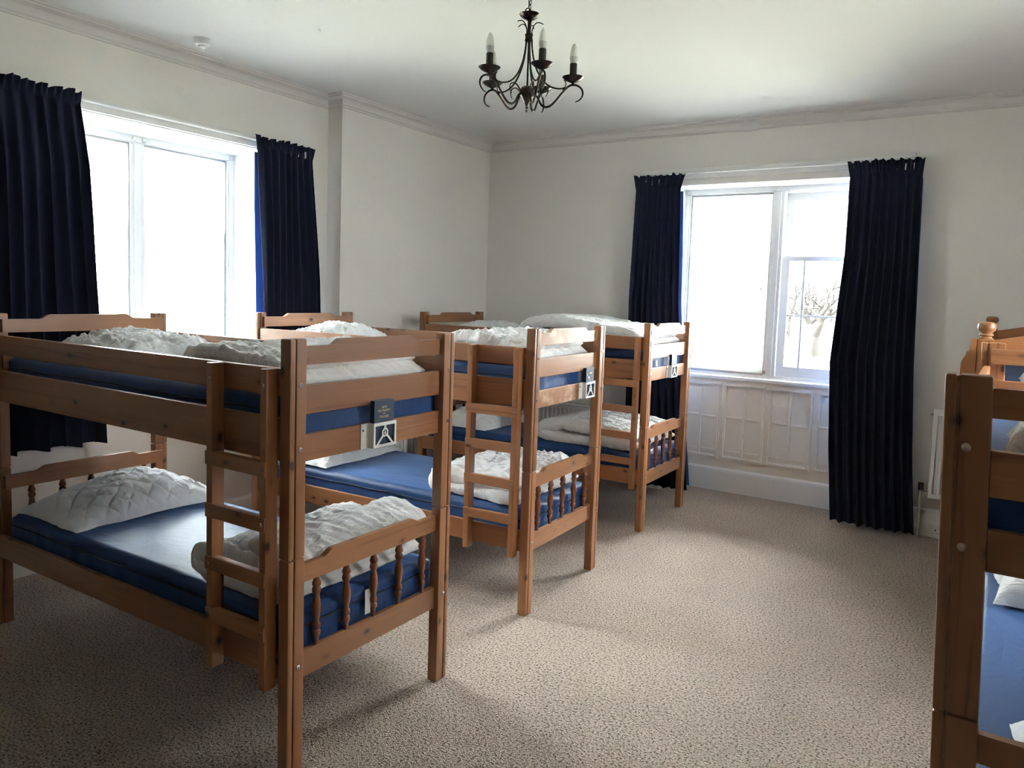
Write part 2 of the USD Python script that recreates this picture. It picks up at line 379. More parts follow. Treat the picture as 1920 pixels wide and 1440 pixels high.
# ------------------------------------------------------------------ windows
def build_window(name, F, half, z0, z1, secondary, sd):
    """a pair of sliding sashes; F maps (s across, d outwards, z) into the room, s = 0 at the mullion"""
    w = thing(name, kind='structure')
    B = lambda a, b, c, d, e, f, r=0.0: remap(bx(a, b, c, d, e, f, r), F)
    zt, zb = z1, z0
    mw = 0.045
    obj('frame', [B(-half, -half + 0.05, 0, 0.16, zb, zt), B(half - 0.05, half, 0, 0.16, zb, zt),
                  B(-half + 0.05, half - 0.05, 0, 0.16, zt - 0.05, zt), B(-half + 0.05, half - 0.05, 0.02, 0.16, zb, zb + 0.03)], 'trim', w, smooth=False)
    obj('mullion', [B(-mw, mw, 0.0, 0.16, zb + 0.03, zt - 0.05), B(-0.022, 0.022, -0.012, 0, zb + 0.03, zt - 0.05, 0.004)], 'trim', w, smooth=30)
    obj('window_sill', B(-half - 0.02, half + 0.02, -0.035, 0.02, zb - 0.028, zb, 0.006), 'trim', w, smooth=30)
    obj('architrave', [B(-half, half, -0.016, 0, zt - 0.045, zt - 0.002, 0.004), B(-half, -half + 0.038, -0.016, 0, zb, zt - 0.045, 0.004),
                       B(half - 0.038, half, -0.016, 0, zb, zt - 0.045, 0.004)], 'trim', w, smooth=30)
    zm = 1.962
    for sgn in (-1, 1):
        s0, s1 = (mw, half - 0.05) if sgn > 0 else (-half + 0.05, -mw)
        for up in (0, 1):
            a, b = (zm, zt - 0.05) if up else (zb + 0.03, zm + 0.03)
            d0 = 0.095 if up else 0.05
            st, top, bot = 0.058, (0.06 if up else 0.034), (0.034 if up else 0.085)
            parts = [B(s0, s0 + st, d0, d0 + 0.042, a, b), B(s1 - st, s1, d0, d0 + 0.042, a, b),
                     B(s0 + st, s1 - st, d0, d0 + 0.042, b - top, b), B(s0 + st, s1 - st, d0, d0 + 0.042, a, a + bot)]
            g0, g1, h0, h1 = s0 + st, s1 - st, a + bot, b - top
            cols, rows = [g0, g1], [h0, h1]
            if not up:                                      # lower sashes carry margin bars
                cols, rows = [g0, g0 + 0.115, g1 - 0.115, g1], [h0, 1.518, h1]
                for c in cols[1:-1]:
                    parts.append(B(c - 0.008, c + 0.008, d0 + 0.004, d0 + 0.038, h0, h1))
                for i in range(3):
                    c0, c1 = cols[i] + (0.008 if i else 0), cols[i + 1] - (0.008 if i < 2 else 0)
                    parts.append(B(c0, c1, d0 + 0.004, d0 + 0.038, 1.51, 1.526))
            s = obj('sash', parts, 'trim', w, smooth=False)
            for i in range(len(cols) - 1):
                for j in range(len(rows) - 1):
                    obj('pane', B(cols[i] - 0.003, cols[i + 1] + 0.003, d0 + 0.019, d0 + 0.023, rows[j] - 0.003, rows[j + 1] + 0.003), 'glass', s, smooth=False)
        if sgn in secondary:                                # slim aluminium secondary glazing with corner clips
            e = 0.008
            fr = [B(s0, s1, -0.004 + 0.02, 0.034, zt - 0.062, zt - 0.05), B(s0, s1, 0.016, 0.034, zb + 0.03, zb + 0.046),
                  B(s0, s0 + e, 0.016, 0.034, zb + 0.046, zt - 0.062), B(s1 - e, s1, 0.016, 0.034, zb + 0.046, zt - 0.062)]
            q = obj('secondary_glazing', fr, 'alu', w, smooth=False, label='slim grey metal secondary glazing frame')
            obj('pane', B(s0 + e - 0.002, s1 - e + 0.002, 0.023, 0.027, zb + 0.044, zt - 0.06), 'glass', q, smooth=False)
            for sx in (s0 - 0.012, s1 + 0.012):
                for zz in (zt - 0.03, zb + 0.06):
                    obj('clip', B(sx - 0.011, sx + 0.011, -0.028, -0.0125, zz - 0.014, zz + 0.014, 0.003), 'steel', w)
    return w

F1 = basis((0, 1, 0), (-1, 0, 0), (0, 0, 1), (XW - W1['dep'], (W1['y0'] + W1['y1']) / 2, 0))
F2 = basis((1, 0, 0), (0, 1, 0), (0, 0, 1), ((W2['x0'] + W2['x1']) / 2, W2['dep'], 0))
tag(build_window('window_1', F1, (W1['y1'] - W1['y0']) / 2, 0.985, W1['zt'], (-1, 1), 1), 'white sash window in the left wall', None)
tag(build_window('window_2', F2, (W2['x1'] - W2['x0']) / 2, 0.985, W2['zt'], (-1,), 2), 'white sash window in the back wall above cream panels', None)

F3 = basis((0, -1, 0), (1, 0, 0), (0, 0, 1), (XR + 0.2, (W3['y0'] + W3['y1']) / 2, 0))
tag(build_window('window_3', F3, (W3['y1'] - W3['y0']) / 2, 0.985, W1['zt'], (), 3), 'white sash window in the right wall behind the right-hand bunks', None)

# reveal linings, white
lin = [bx(XW - W1['dep'] + 0.036, XW + 0.02, W1['y0'] + 0.006, W1['y1'] - 0.006, 0.957, 0.985, 0.004), bx(XW - W1['dep'], XW - 0.001, W1['y0'], W1['y0'] + 0.006, 0.985, W1['zt']), bx(XW - W1['dep'], XW - 0.001, W1['y1'] - 0.006, W1['y1'], 0.985, W1['zt']),
       bx(XW - W1['dep'], XW - 0.001, W1['y0'] + 0.006, W1['y1'] - 0.006, W1['zt'] - 0.006, W1['zt'])]
obj('trim_4', lin, 'trim', smooth=False, kind='structure')
lin = [bx(W2['x0'], W2['x0'] + 0.006, 0.001, W2['dep'], 0, W2['zt']), bx(W2['x1'] - 0.006, W2['x1'], 0.001, W2['dep'], 0, W2['zt']),
       bx(W2['x0'] + 0.006, W2['x1'] - 0.006, 0.001, W2['dep'], W2['zt'] - 0.006, W2['zt'])]
obj('trim_5', lin, 'trim', smooth=False, kind='structure')

# panelled apron under the back window: each panel recessed, moulded and crossed by thin beads
ap = thing('wall_apron', kind='structure')
tag(ap, 'cream panelled apron under the back window')
yA = W2['dep']
pcs, pw = [], 0.318
cen = [2.085, 2.455, 2.828, 3.205]
body = sbox(W2['x0'], 0.0, W2['x1'], 0.957)
holes = [sbox(c - pw / 2, 0.292, c + pw / 2, 0.912) for c in cen]
bd = extrude(body.difference(unary_union(holes)), 0.022)
obj('body', [remap(bd, basis((1, 0, 0), (0, 0, 1), (0, -1, 0), (0, yA + 0.022, 0))), bx(W2['x0'], W2['x1'], yA + 0.022, TH, 0, 0.957)], 'apron', ap, smooth=False)
for c in cen:
    x0, x1 = c - pw / 2, c + pw / 2
    pn = obj('panel', bx(x0 + 0.002, x1 - 0.002, yA + 0.016, yA + 0.0218, 0.294, 0.91), 'apron', ap, smooth=False)
    mo = unary_union([sbox(x0 - 0.018, 0.274, x1 + 0.018, 0.93).difference(sbox(x0 + 0.014, 0.306, x1 - 0.014, 0.898))])
    obj('moulding', [remap(extrude(mo, 0.016), basis((1, 0, 0), (0, 0, 1), (0, -1, 0), (0, yA + 0.006, 0))),
                     remap(extrude(sbox(x0 - 0.006, 0.286, x1 + 0.006, 0.918).difference(sbox(x0 + 0.006, 0.298, x1 - 0.006, 0.906)), 0.01),
                           basis((1, 0, 0), (0, 0, 1), (0, -1, 0), (0, yA - 0.010, 0)))], 'apron', pn, smooth=False)
    obj('bead', [bx(c - 0.011, c + 0.011, yA + 0.002, yA + 0.016, 0.306, 0.898, 0.004), bx(x0 + 0.014, c - 0.011, yA + 0.004, yA + 0.016, 0.628, 0.646, 0.004),
                 bx(c + 0.011, x1 - 0.014, yA + 0.004, yA + 0.016, 0.620, 0.638, 0.004), bx(x0 + 0.014, x1 - 0.014, yA + 0.006, yA + 0.016, 0.34, 0.35, 0.002)], 'apron', pn)

# ------------------------------------------------------------------ curtain boards, tracks and curtains
t = thing('curtain_track', (XW, -3.2, 2.59), label='grey-white curtain board with track over the left window', cat='curtain track')
obj('board', bx(0.001, 0.024, -1.12, 1.10, -0.038, 0.036, 0.003), 'trim', t)
obj('track', bx(0.024, 0.07, -1.08, 1.06, 0.0, 0.018, 0.003), 'plastic', t)
t = thing('curtain_track', (2.6, 0, 2.64), label='white curtain board with track over the back window', cat='curtain track')
obj('board', bx(-1.02, 1.02, -0.024, -0.001, -0.038, 0.042, 0.003), 'trim', t)
obj('track', bx(-1.0, 1.03, -0.072, -0.0245, -0.004, 0.014, 0.003), 'plastic', t)
obj('end_stop', [bx(1.005, 1.035, -0.06, -0.024, 0.0145, 0.052, 0.005), bx(0.985, 1.04, -0.07, -0.03, 0.0145, 0.02, 0.002)], 'plastic', t)

def curtain(F, prof, ztop, zbot, nf, seed, label, amp=0.028, hem=0.0, group='navy curtains', tilt=0.0, inner=1):
    """F maps (s across, o out into the room, z); prof = [(fraction down, left s, right s)]; pleated and gathered at the head"""
    rg = np.random.default_rng(seed)
    nx, nz = 22 * nf + 40, 70
    pf = np.array(prof, float)
    jit = rg.normal(0, 0.13, nf * 2 + 4)
    u = np.linspace(0, 1, nx)
    q = np.concatenate([np.linspace(0, 0.075, 14), np.linspace(0.09, 1, nz - 14)])
    ph = 2 * math.pi * nf * (u + 0.25 / nf * np.interp(u * (nf * 2), np.arange(nf * 2 + 4), jit) * 2)
    am = 0.65 + 0.55 * np.interp(u * nf, np.arange(nf + 2), rg.random(nf + 2))
    side = []
    for back in (0, 1):
        V = np.zeros((nz, nx, 3))
        for i, t_ in enumerate(q):
            l, r = np.interp(t_, pf[:, 0], pf[:, 1]), np.interp(t_, pf[:, 0], pf[:, 2])
            a = amp * (0.35 + 0.65 * min(1, t_ / 0.35)) * (0.45 if t_ < 0.04 else 1.0)
            s = l + (r - l) * (u + 0.010 * np.sin(ph + 1.3) * min(1, t_ * 3))
            o = a * am * (np.sin(ph + 0.5 * math.sin(3 * t_ + seed)) + 0.18 * np.sin(2 * ph + 2 * t_)) + 0.012 * np.sin(7 * u + 5 * t_ + seed)
            hd = np.zeros(nx)
            if t_ < 0.035:                                  # frilled heading above the gathering tape
                k = 1 - t_ / 0.035
                hd = k * (0.022 * (meshkit.fbm(np.c_[u * nf * 1.1, u * 0 + seed, u * 0], 3, seed) - 0.5) + 0.016 * np.abs(np.sin(ph * 0.5 + 1)) - 0.008)
                o = o * (1 - 0.3 * k) + k * 0.015 * np.sin(ph * 2.1 + 2)
            zz = ztop + (zbot - ztop) * t_ + hd + (hem * np.sin(ph * 0.5 + 1) * 0.5 + tilt * (u - 0.5)) * (t_ ** 4)
            V[i] = np.c_[s, o - (0.004 if back else 0), zz]
        side.append(V.reshape(-1, 3))
    f = []
    idx = lambda i, j: i * nx + j
    for i in range(nz - 1):
        for j in range(nx - 1):
            f.append([idx(i, j), idx(i + 1, j), idx(i + 1, j + 1), idx(i, j + 1)])
    f = np.array(f)
    n = nz * nx
    bk = f[:, ::-1] + n
    rim = []
    loop = [idx(0, j) for j in range(nx)] + [idx(i, nx - 1) for i in range(1, nz)] + [idx(nz - 1, j) for j in range(nx - 2, -1, -1)] + [idx(i, 0) for i in range(nz - 2, 0, -1)]
    for a, b in zip(loop, loop[1:] + loop[:1]):
        rim.append([a, b, b + n, a + n])
    allf = np.vstack([f, bk, rim])
    tri = np.vstack([allf[:, [0, 1, 2]], allf[:, [0, 2, 3]]])
    m = trimesh.Trimesh(np.vstack(side), tri, process=False)
    m = remap(m, F)
    trimesh.repair.fix_normals(m)
    o = F[:3, 3].copy()
    th = thing('curtain', o, label=label, cat='curtain', group=None)
    m.apply_translation(-o)
    obj('cloth', m, 'curtain', th, smooth=True)
    # pale blue lining a finger behind, a little wider on the window side, tape hooks at the head
    L = []
    for i, t_ in enumerate(np.linspace(0.05, 0.985, 40)):
        l, r = np.interp(t_, pf[:, 0], pf[:, 1]), np.interp(t_, pf[:, 0], pf[:, 2])
        ex = 0.012 * min(1, t_ * 4)
        if inner > 0: r += ex
        else: l -= ex
        for k, uu in enumerate(np.linspace(0, 1, 40)):
            L.append([l + 0.01 + (r - l - 0.02 + (0.01 if True else 0)) * uu, -amp * 1.55 - 0.012 + 0.008 * math.sin(18 * uu + seed) , ztop + (zbot - ztop) * t_])
    L = np.array(L)
    g = []
    for i in range(39):
        for j in range(39):
            a = i * 40 + j
            g.append([a, a + 40, a + 41, a + 1])
    g = np.array(g)
    L2 = L - [0, 0.0015, 0]
    gg = np.vstack([g, g[:, ::-1] + len(L)])
    lm = trimesh.Trimesh(np.vstack([L, L2]), np.vstack([gg[:, [0, 1, 2]], gg[:, [0, 2, 3]]]), process=False)
    lm = remap(lm, F); lm.apply_translation(-o)
    obj('lining', lm, 'lining', th, smooth=60, label='paler blue lining')
    hooks = []
    l, r = pf[0, 1], pf[0, 2]
    for k in range(nf - 1):
        s = l + (r - l) * (k + 0.8) / nf
        hooks.append(bx(s - 0.004, s + 0.004, -amp * 1.2 - 0.01, -amp * 0.4, ztop - 0.075, ztop - 0.03))
    hk = remap(trimesh.util.concatenate(hooks), F); hk.apply_translation(-o)
    obj('hook_tape', hk, 'tape', th, smooth=False, kind='stuff')
    return th

C1 = basis((0, 1, 0), (1, 0, 0), (0, 0, 1), (XW + 0.12, 0, 0))
C1[:3, :3] = np.array([[0, 1, 0], [1, 0, 0], [0, 0, 1]], float)
C2 = basis((1, 0, 0), (0, -1, 0), (0, 0, 1), (0, -0.115, 0))
curtain(C1, [(0, -4.75, -3.815), (0.04, -4.75, -3.83), (0.2, -4.76, -3.79), (0.55, -4.77, -3.765), (1, -4.78, -3.725)], 2.615, 0.70, 13, 3,
        'navy curtain left of the left window, ending short above the floor', hem=0.02)
curtain(C1, [(0, -2.69, -2.17), (0.05, -2.655, -2.185), (0.5, -2.63, -2.13), (1, -2.61, -2.10)], 2.605, 0.72, 8, 5,
        'navy curtain on the right of the left window, beside the wall pier', hem=0.02, inner=-1)
curtain(C2, [(0, 1.555, 2.00), (0.045, 1.575, 1.965), (0.4, 1.545, 1.985), (0.7, 1.55, 2.05), (1, 1.56, 2.14)], 2.625, 0.05, 8, 8,
        'navy curtain left of the back window, behind the third bunk', hem=0.015)
curtain(C2, [(0, 3.205, 3.70), (0.04, 3.225, 3.69), (0.25, 3.225, 3.70), (0.55, 3.175, 3.72), (0.8, 3.205, 3.755), (1, 3.245, 3.80)], 2.64, 0.022, 9, 12,
        'long navy curtain right of the back window, brushing the carpet', hem=0.01, inner=-1)

# ------------------------------------------------------------------ bunk beds
BL, BW, BH = 2.0, 0.8536, 1.448

def hump(l, z0, z1, sh, a, b):
    """board outline with a raised middle: shoulders sh below the top, ramps of cyma form between a and b from each end"""
    pts = [(0, z0), (l, z0), (l, z1 - sh)]
    k = np.linspace(0, 1, 9)
    sm = k * k * (3 - 2 * k)
    pts += [(l - a - (b - a) * x, z1 - sh + sh * s) for x, s in zip(k, sm)]
    pts += [(b - (b - a) * x, z1 - sh * s) for x, s in zip(k, sm)]
    pts += [(0, z1 - sh)]
    return Polygon(pts)

def yz_board(poly, u0, u1, v0):
    """outline in (v, z) extruded from u0 to u1"""
    m = extrude(poly, u1 - u0)
    return remap(m, basis((0, 1, 0), (0, 0, 1), (1, 0, 0), (u0, v0, 0)))

SPIN = [(0.0085, 0), (0.009, .02), (0.0095, .03), (0.0145, .036), (0.0155, .044), (0.0145, .052), (0.0105, .056), (0.0105, .060), (0.0145, .064), (0.0152, .071), (0.0140, .078),
        (0.0100, .084), (0.0105, .095), (0.0140, .115), (0.0160, .135), (0.0150, .155), (0.0120, .175), (0.0100, .190), (0.0115, .196), (0.0150, .201), (0.0155, .209), (0.0140, .217),
        (0.0110, .222), (0.0150, .227), (0.0155, .236), (0.0125, .244), (0.0105, .250), (0.0095, .262)]

def bunk(loc, rot, label, holder_v=None, ladder=True, book_up=0.16, bolts='steel', b=0.0687, a=0.0471, lean=0.0, dz=1.0, group=None, scuffed=False):
    T = thing('bunk_bed', loc, rot, label, 'bunk bed', group)
    L, W = BL, BW
    sh = np.eye(4)
    sh[1, 2] = lean                                          # a racked frame: the posts lean, the rails stay level
    sh[2, 2] = dz
    def P(name, mesh, m, parent=T, smooth=40, **kw):
        if isinstance(mesh, list):
            mesh = trimesh.util.concatenate(mesh)
        return obj(name, remap(mesh, sh), m, parent, smooth, **kw)
    J = 0.735
    for iu in (0, 1):
        for iv in (0, 1):
            u0, u1 = (0, a) if not iu else (L - a, L)
            for z0, z1 in ((0, J - 0.0012), (J + 0.0012, BH)):
                ta = 0.022                                    # two planks with a narrow groove between
                if iv == 0:
                    parts = [bx(u0, u1, 0, ta, z0, z1, 0.005), bx(u0, u1, ta + 0.004, b, z0, z1, 0.005), bx(u0 + 0.005, u1 - 0.005, ta - 0.006, ta + 0.01, z0 + 0.004, z1 - 0.004)]
                else:
                    parts = [bx(u0, u1, W - ta, W, z0, z1, 0.005), bx(u0, u1, W - b, W - ta - 0.004, z0, z1, 0.005), bx(u0 + 0.005, u1 - 0.005, W - ta - 0.01, W - ta + 0.006, z0 + 0.004, z1 - 0.004)]
                po = P('post', parts, WOOD[2])
                if iu:
                    zs = [zz for zz in (0.37, 1.30, 1.093) if z0 < zz < z1]
                    for zz in zs:
                        vv = 0.043 if iv == 0 else W - 0.036
                        c = lathe([(0.0078, 0), (0.0078, 0.002), (0.0062, 0.0035), (0.0035, 0.0035), (0.003, 0.001)], 14)
                        if bolts == 'bronze':
                            c = lathe([(0.0095, 0), (0.009, 0.003), (0.006, 0.006), (0.0025, 0.0072)], 16)
                        P('bolt', remap(c, basis((0, 1, 0), (0, 0, 1), (1, 0, 0), (L, vv, zz))), M[bolts], po)
    for iu in (0, 1):                                         # end boards and rails
        v0, v1 = (b, W - b) if iu else (0.035, W - 0.035)
        u0, u1 = (L - 0.042, L - 0.020) if iu else (a - 0.0015, a + 0.0205)
        l = v1 - v0
        rs = (b - v0)
        wd = M['scuffed'] if scuffed and iu else WOOD[1]
        P('end_board', yz_board(hump(l, 1.362, 1.4435, 0.021, 0.125 + rs, 0.175 + rs), u0, u1, v0), wd, smooth=20)
        P('end_rail', bx(u0, u1, v0, v1, 1.200, 1.296, 0.003), WOOD[1])
        P('end_rail', bx(u0, u1, v0, v1, 1.045, 1.134, 0.003), wd)
        P('end_board', yz_board(hump(l, 0.640, 0.722, 0.020, 0.10 + rs, 0.15 + rs), u0, u1, v0), WOOD[1], smooth=20)
        P('end_rail', bx(u0, u1, v0, v1, 0.313, 0.404, 0.003), WOOD[1])
        for k in range(5):
            vv = b + (W - 2 * b) * (k + 0.58) / 5.1
            sp = lathe([(r, z * 0.238 / 0.262) for r, z in SPIN], 18)
            sp.apply_translation(((u0 + u1) / 2, vv, 0.403))
            P('spindle', sp, M['spindle'], smooth=60, label='dark turned wooden spindle')
    for v0, v1 in ((0.010, 0.034), (W - 0.034, W - 0.010)):   # long rails
        P('guard_rail', bx(a, L - a, v0, v1, 1.262, 1.352, 0.004), WOOD[0])
        P('side_rail', bx(a, L - a, v0, v1, 1.052, 1.192, 0.004), WOOD[0])
        P('side_rail', bx(a, L - a, v0, v1, 0.325, 0.430, 0.004), WOOD[0])
    for z in (0.338, 1.068):                                  # slats on ledger strips
        for v0, v1 in ((0.034, 0.056), (W - 0.056, W - 0.034)):
            P('ledger', bx(0.08, L - 0.08, v0, v1, z - 0.012, z + 0.002), WOOD[0], smooth=False)
        for k in range(9):
            uu = 0.16 + k * (L - 0.32) / 8
            P('slat', bx(uu - 0.034, uu + 0.034, 0.035, W - 0.035, z + 0.002, z + 0.018), WOOD[1], smooth=False)
    if ladder:
        ld = None
        for u0 in (1.637, 1.906):
            s = P('ladder_stringer', bx(u0, u0 + 0.031, -0.040, 0.0095, 0.300, 1.352, 0.004), WOOD[2])
            for zz in (1.30, 1.09, 0.38):
                P('screw', remap(lathe([(0.0055, 0), (0.005, 0.0012), (0.002, 0.0016)], 12), basis((1, 0, 0), (0, 0, -1), (0, 1, 0), (u0 + 0.0155, -0.040, zz)) @ np.diag([1, 1, -1, 1.0])), M['bronze'], s)
        for zz in (1.032, 0.853, 0.671, 0.492):
            rg = P('ladder_rung', [bx(1.637, 1.937, -0.046, -0.0395, zz - 0.024, zz + 0.024, 0.003), bx(1.668, 1.906, -0.0395, -0.012, zz - 0.018, zz + 0.022, 0.004)], WOOD[0])
            for uu in (1.6525, 1.9215):
                P('screw', remap(lathe([(0.007, 0), (0.006, 0.0018), (0.002, 0.0022)], 12), basis((1, 0, 0), (0, 0, -1), (0, 1, 0), (uu, -0.046, zz)) @ np.diag([1, 1, -1, 1.0])), M['bronze'], rg)
    if holder_v is not None:                                  # white plastic pocket screwed to the lower end rail, with pierced front
        hv, x0 = holder_v, L - 0.0195
        hw, z0, z1 = 0.116, 1.046, 1.136
        fr = sbox(0, 0, hw, z1 - z0)
        inner = sbox(0.007, 0.010, hw - 0.007, z1 - z0 - 0.012)
        c = Point(hw / 2, 0.052)
        arms = [LineString([(hw / 2, 0.052), (hw / 2, z1 - z0)]).buffer(0.0045, cap_style=2), LineString([(hw / 2, 0.052), (0.012, 0.004)]).buffer(0.0042, cap_style=2),
                LineString([(hw / 2, 0.052), (hw - 0.012, 0.004)]).buffer(0.0042, cap_style=2), c.buffer(0.0165)]
        front = unary_union([fr.difference(inner)] + arms).intersection(fr).difference(c.buffer(0.0105))
        flame = Polygon([(hw / 2, 0.043), (hw / 2 + 0.005, 0.050), (hw / 2 + 0.002, 0.056), (hw / 2, 0.062), (hw / 2 - 0.003, 0.055), (hw / 2 - 0.005, 0.049)])
        front = unary_union([front, flame])
        E = lambda pl, h, uo: remap(extrude(pl, h), basis((0, 1, 0), (0, 0, 1), (1, 0, 0), (uo, hv, z0)))
        parts = [E(front, 0.003, x0 + 0.024), E(sbox(-0.042, 0, 0, z1 - z0), 0.003, x0), E(sbox(hw, 0.0, hw + 0.012, z1 - z0), 0.003, x0),
                 bx(x0, x0 + 0.027, hv - 0.002, hv + 0.001, z0, z1), bx(x0, x0 + 0.027, hv + hw - 0.001, hv + hw + 0.002, z0, z1), bx(x0, x0 + 0.027, hv, hv + hw, z0, z0 + 0.003)]
        h = P('book_holder', parts, M['holder'], smooth=False, label='ivory plastic pocket with a pierced front of three spokes and a ring')
        P('screw', remap(disc(0.0035, 0.002, 10), basis((0, 1, 0), (0, 0, 1), (1, 0, 0), (x0 + 0.004, hv - 0.032, z0 + 0.066))), M['black'], h)
    return T

BEDS = {1: ((0.3674, -4.4657, 0), 0.0070), 2: ((0.3195, -2.9796, 0), 0.0397), 3: ((0.2259, -1.2599, 0), 0.0105)}
bunk(*BEDS[1], 'nearest pine bunk on the left, quilted pillow and folded duvet on its lower bed', holder_v=0.378)
bunk(*BEDS[2], 'middle pine bunk on the left, with scuffed foot board and bright blue lower mattress', holder_v=0.603, scuffed=True)
bunk(*BEDS[3], 'pine bunk farthest back on the left, beside the back wall radiator', holder_v=0.433)
# right-hand bunks lie along the room; local u runs away from the back wall, so the foot end faces the camera
B4L = (4.1265, -4.235)
def right_bed(x_left, y_foot, **kw):
    """foot end towards the camera (-y): local u = -y, local v = +x"""
    return (x_left, y_foot + BL, 0), -math.pi / 2
BEDS[4] = ((4.1265 + 0.053 + 0.027, -4.235 + BL, 0), -math.pi / 2 - 0.0135)
bunk(*BEDS[4], 'pine bunk cut by the right edge of the picture, its thick post in the foreground', ladder=False, bolts='bronze', b=0.086, a=0.05, lean=-0.036, dz=1.02)

# books standing in the pockets
def book(bed, hv, label, cut=False):
    loc, rot = BEDS[bed]
    c, s = math.cos(rot), math.sin(rot)
    u, v, z = BL - 0.0185, hv + 0.006, 1.0495
    o = (loc[0] + u * c - v * s, loc[1] + u * s + v * c, z)
    w, h, d = 0.104, 0.166, 0.019
    T = thing('pocket_book', o, rot, label, 'book')
    obj('cover', [bx(0, 0.0025, 0, w, 0, h, 0.001), bx(d - 0.0025, d, 0, w, 0, h, 0.001), bx(0, d, 0, 0.003, 0, h, 0.001)], 'book', T)
    obj('pages', bx(0.0025, d - 0.0025, 0.003, w - 0.003, 0.002, h - 0.003), 'paper', T, smooth=False)
    if not cut:
        zz, hs = h - 0.030, 0.0085
        for line in ('NEW', 'TESTAMENT', 'AND', 'PSALMS'):
            hh = hs if line != 'AND' else hs * 0.6
            tm = meshkit.text_mesh(line, hh, 0.0005)
            wd = tm.bounds[1][0] - tm.bounds[0][0]
            k = min(1.0, 0.072 / wd)
            tm.apply_scale([k, 1, 1])
            tm.apply_translation((w / 2 - (tm.bounds[0][0] + tm.bounds[1][0]) / 2, 0, 0))
            tm = remap(tm, basis((0, 1, 0), (0, 0, 1), (1, 0, 0), (d, 0, zz)))
            obj('gilt_lettering', tm, 'gold', T, smooth=False, label='gilt words ' + line)
            zz -= hs * 1.45 if line != 'TESTAMENT' else hs * 1.1
    else:                                                     # creased cover with a torn white line
        ln = LineString([(0.004, h - 0.03), (0.035, h - 0.055), (0.05, h - 0.07), (0.07, h - 0.1)]).buffer(0.0012)
        obj('crease', remap(extrude(ln, 0.0005), basis((0, 1, 0), (0, 0, 1), (1, 0, 0), (d, 0, 0))), 'label', T, smooth=False, label='white crease across the cover')
        for k, (y_, z_, ww, hh) in enumerate(((0.045, h - 0.035, 0.03, 0.008), (0.028, h - 0.058, 0.022, 0.008))):
            obj('gilt_mark', remap(extrude(sbox(y_, z_, y_ + ww, z_ + hh), 0.0004), basis((0, 1, 0), (0, 0, 1), (1, 0, 0), (d, 0, 0))), 'gold', T, smooth=False)
book(1, 0.378, 'dark blue book with gilt words in the pocket of the nearest bunk')
book(2, 0.603, 'dark blue creased book in the pocket of the middle bunk', cut=True)
book(3, 0.433, 'dark blue book in the pocket of the farthest left bunk')

# ------------------------------------------------------------------ ball-topped bunk behind the right-hand one
def ball_bunk():
    x0, yf = 4.135, -2.205
    T = thing('ball_top_bunk_bed', (x0, yf + 2.0, 0), -math.pi / 2, 'pine bunk with round ball finials, at the right beside the back radiator', 'bunk bed')
    L, W, pw = 2.0, 0.95, 0.062
    for iu in (0, 1):
        for iv in (0, 1):
            u0, v0 = (0 if not iu else L - pw), (0 if not iv else W - pw)
            zt = 1.487 if iu else 1.50
            po = obj('post', bx(u0, u0 + pw, v0, v0 + pw, 0, zt, 0.004), WOOD[2], T)
            fn = lathe([(0.026, 0), (0.028, 0.004), (0.022, 0.008), (0.020, 0.012), (0.027, 0.016), (0.027, 0.022), (0.020, 0.026), (0.022, 0.029), (0.033, 0.038), (0.036, 0.050), (0.034, 0.064), (0.028, 0.072), (0.012, 0.075)], 24)
            fn.apply_translation((u0 + pw / 2, v0 + pw / 2, zt))
            obj('finial', fn, WOOD[2], po, smooth=60)
        u0, u1 = (L - 0.045, L - 0.018) if iu else (0.018, 0.045)
        k = np.linspace(0, 1, 13)
        arch = Polygon([(pw, 1.392)] + [(W - pw, 1.392)] + [(W - pw - (W - 2 * pw) * t, 1.484 + 0.06 * math.sin(math.pi * t)) for t in k])
        obj('end_board', yz_board(arch, u0, u1, 0), WOOD[1], T, smooth=20)
        for za, zb in ((1.2, 1.30), (1.04, 1.13), (0.60, 0.70), (0.31, 0.41)):
            obj('end_rail', bx(u0, u1, pw, W - pw, za, zb, 0.003), WOOD[1], T)
    for v0 in (0.012, W - 0.036):
        for za, zb in ((1.05, 1.19), (0.31, 0.42)):
            obj('side_rail', bx(pw, L - pw, v0, v0 + 0.024, za, zb, 0.003), WOOD[0], T)
        obj('guard_rail', bx(pw, L - pw, v0, v0 + 0.024, 1.27, 1.36, 0.003), WOOD[0], T)
    st = Polygon([(0, 1.0), (0, 1.487), (-0.021, 1.487), (-0.024, 1.46), (-0.027, 1.432), (-0.036, 1.430), (-0.039, 1.415), (-0.048, 1.398), (-0.054, 1.383), (-0.055, 1.36), (-0.055, 1.0)])
    obj('scalloped_bracket', yz_board(st, L - 0.034, L, 0), WOOD[2], T, smooth=15)
    for z in (0.338, 1.066):
        for v0, v1 in ((0.036, 0.058), (W - 0.058, W - 0.036)):
            obj('ledger', bx(0.08, L - 0.08, v0, v1, z - 0.012, z + 0.002), WOOD[0], T, smooth=False)
        for k in range(9):
            uu = 0.16 + k * (L - 0.32) / 8
            obj('slat', bx(uu - 0.034, uu + 0.034, 0.037, W - 0.037, z + 0.002, z + 0.018), WOOD[1], T, smooth=False)
    return T
ball_bunk()
BEDS[5] = ((4.135, -0.205, 0), -math.pi / 2)

# ------------------------------------------------------------------ mattresses
def at(bed, u, v, z):
    (x, y, _), r = BEDS[bed]
    return (x + u * math.cos(r) - v * math.sin(r), y + u * math.sin(r) + v * math.cos(r), z), r

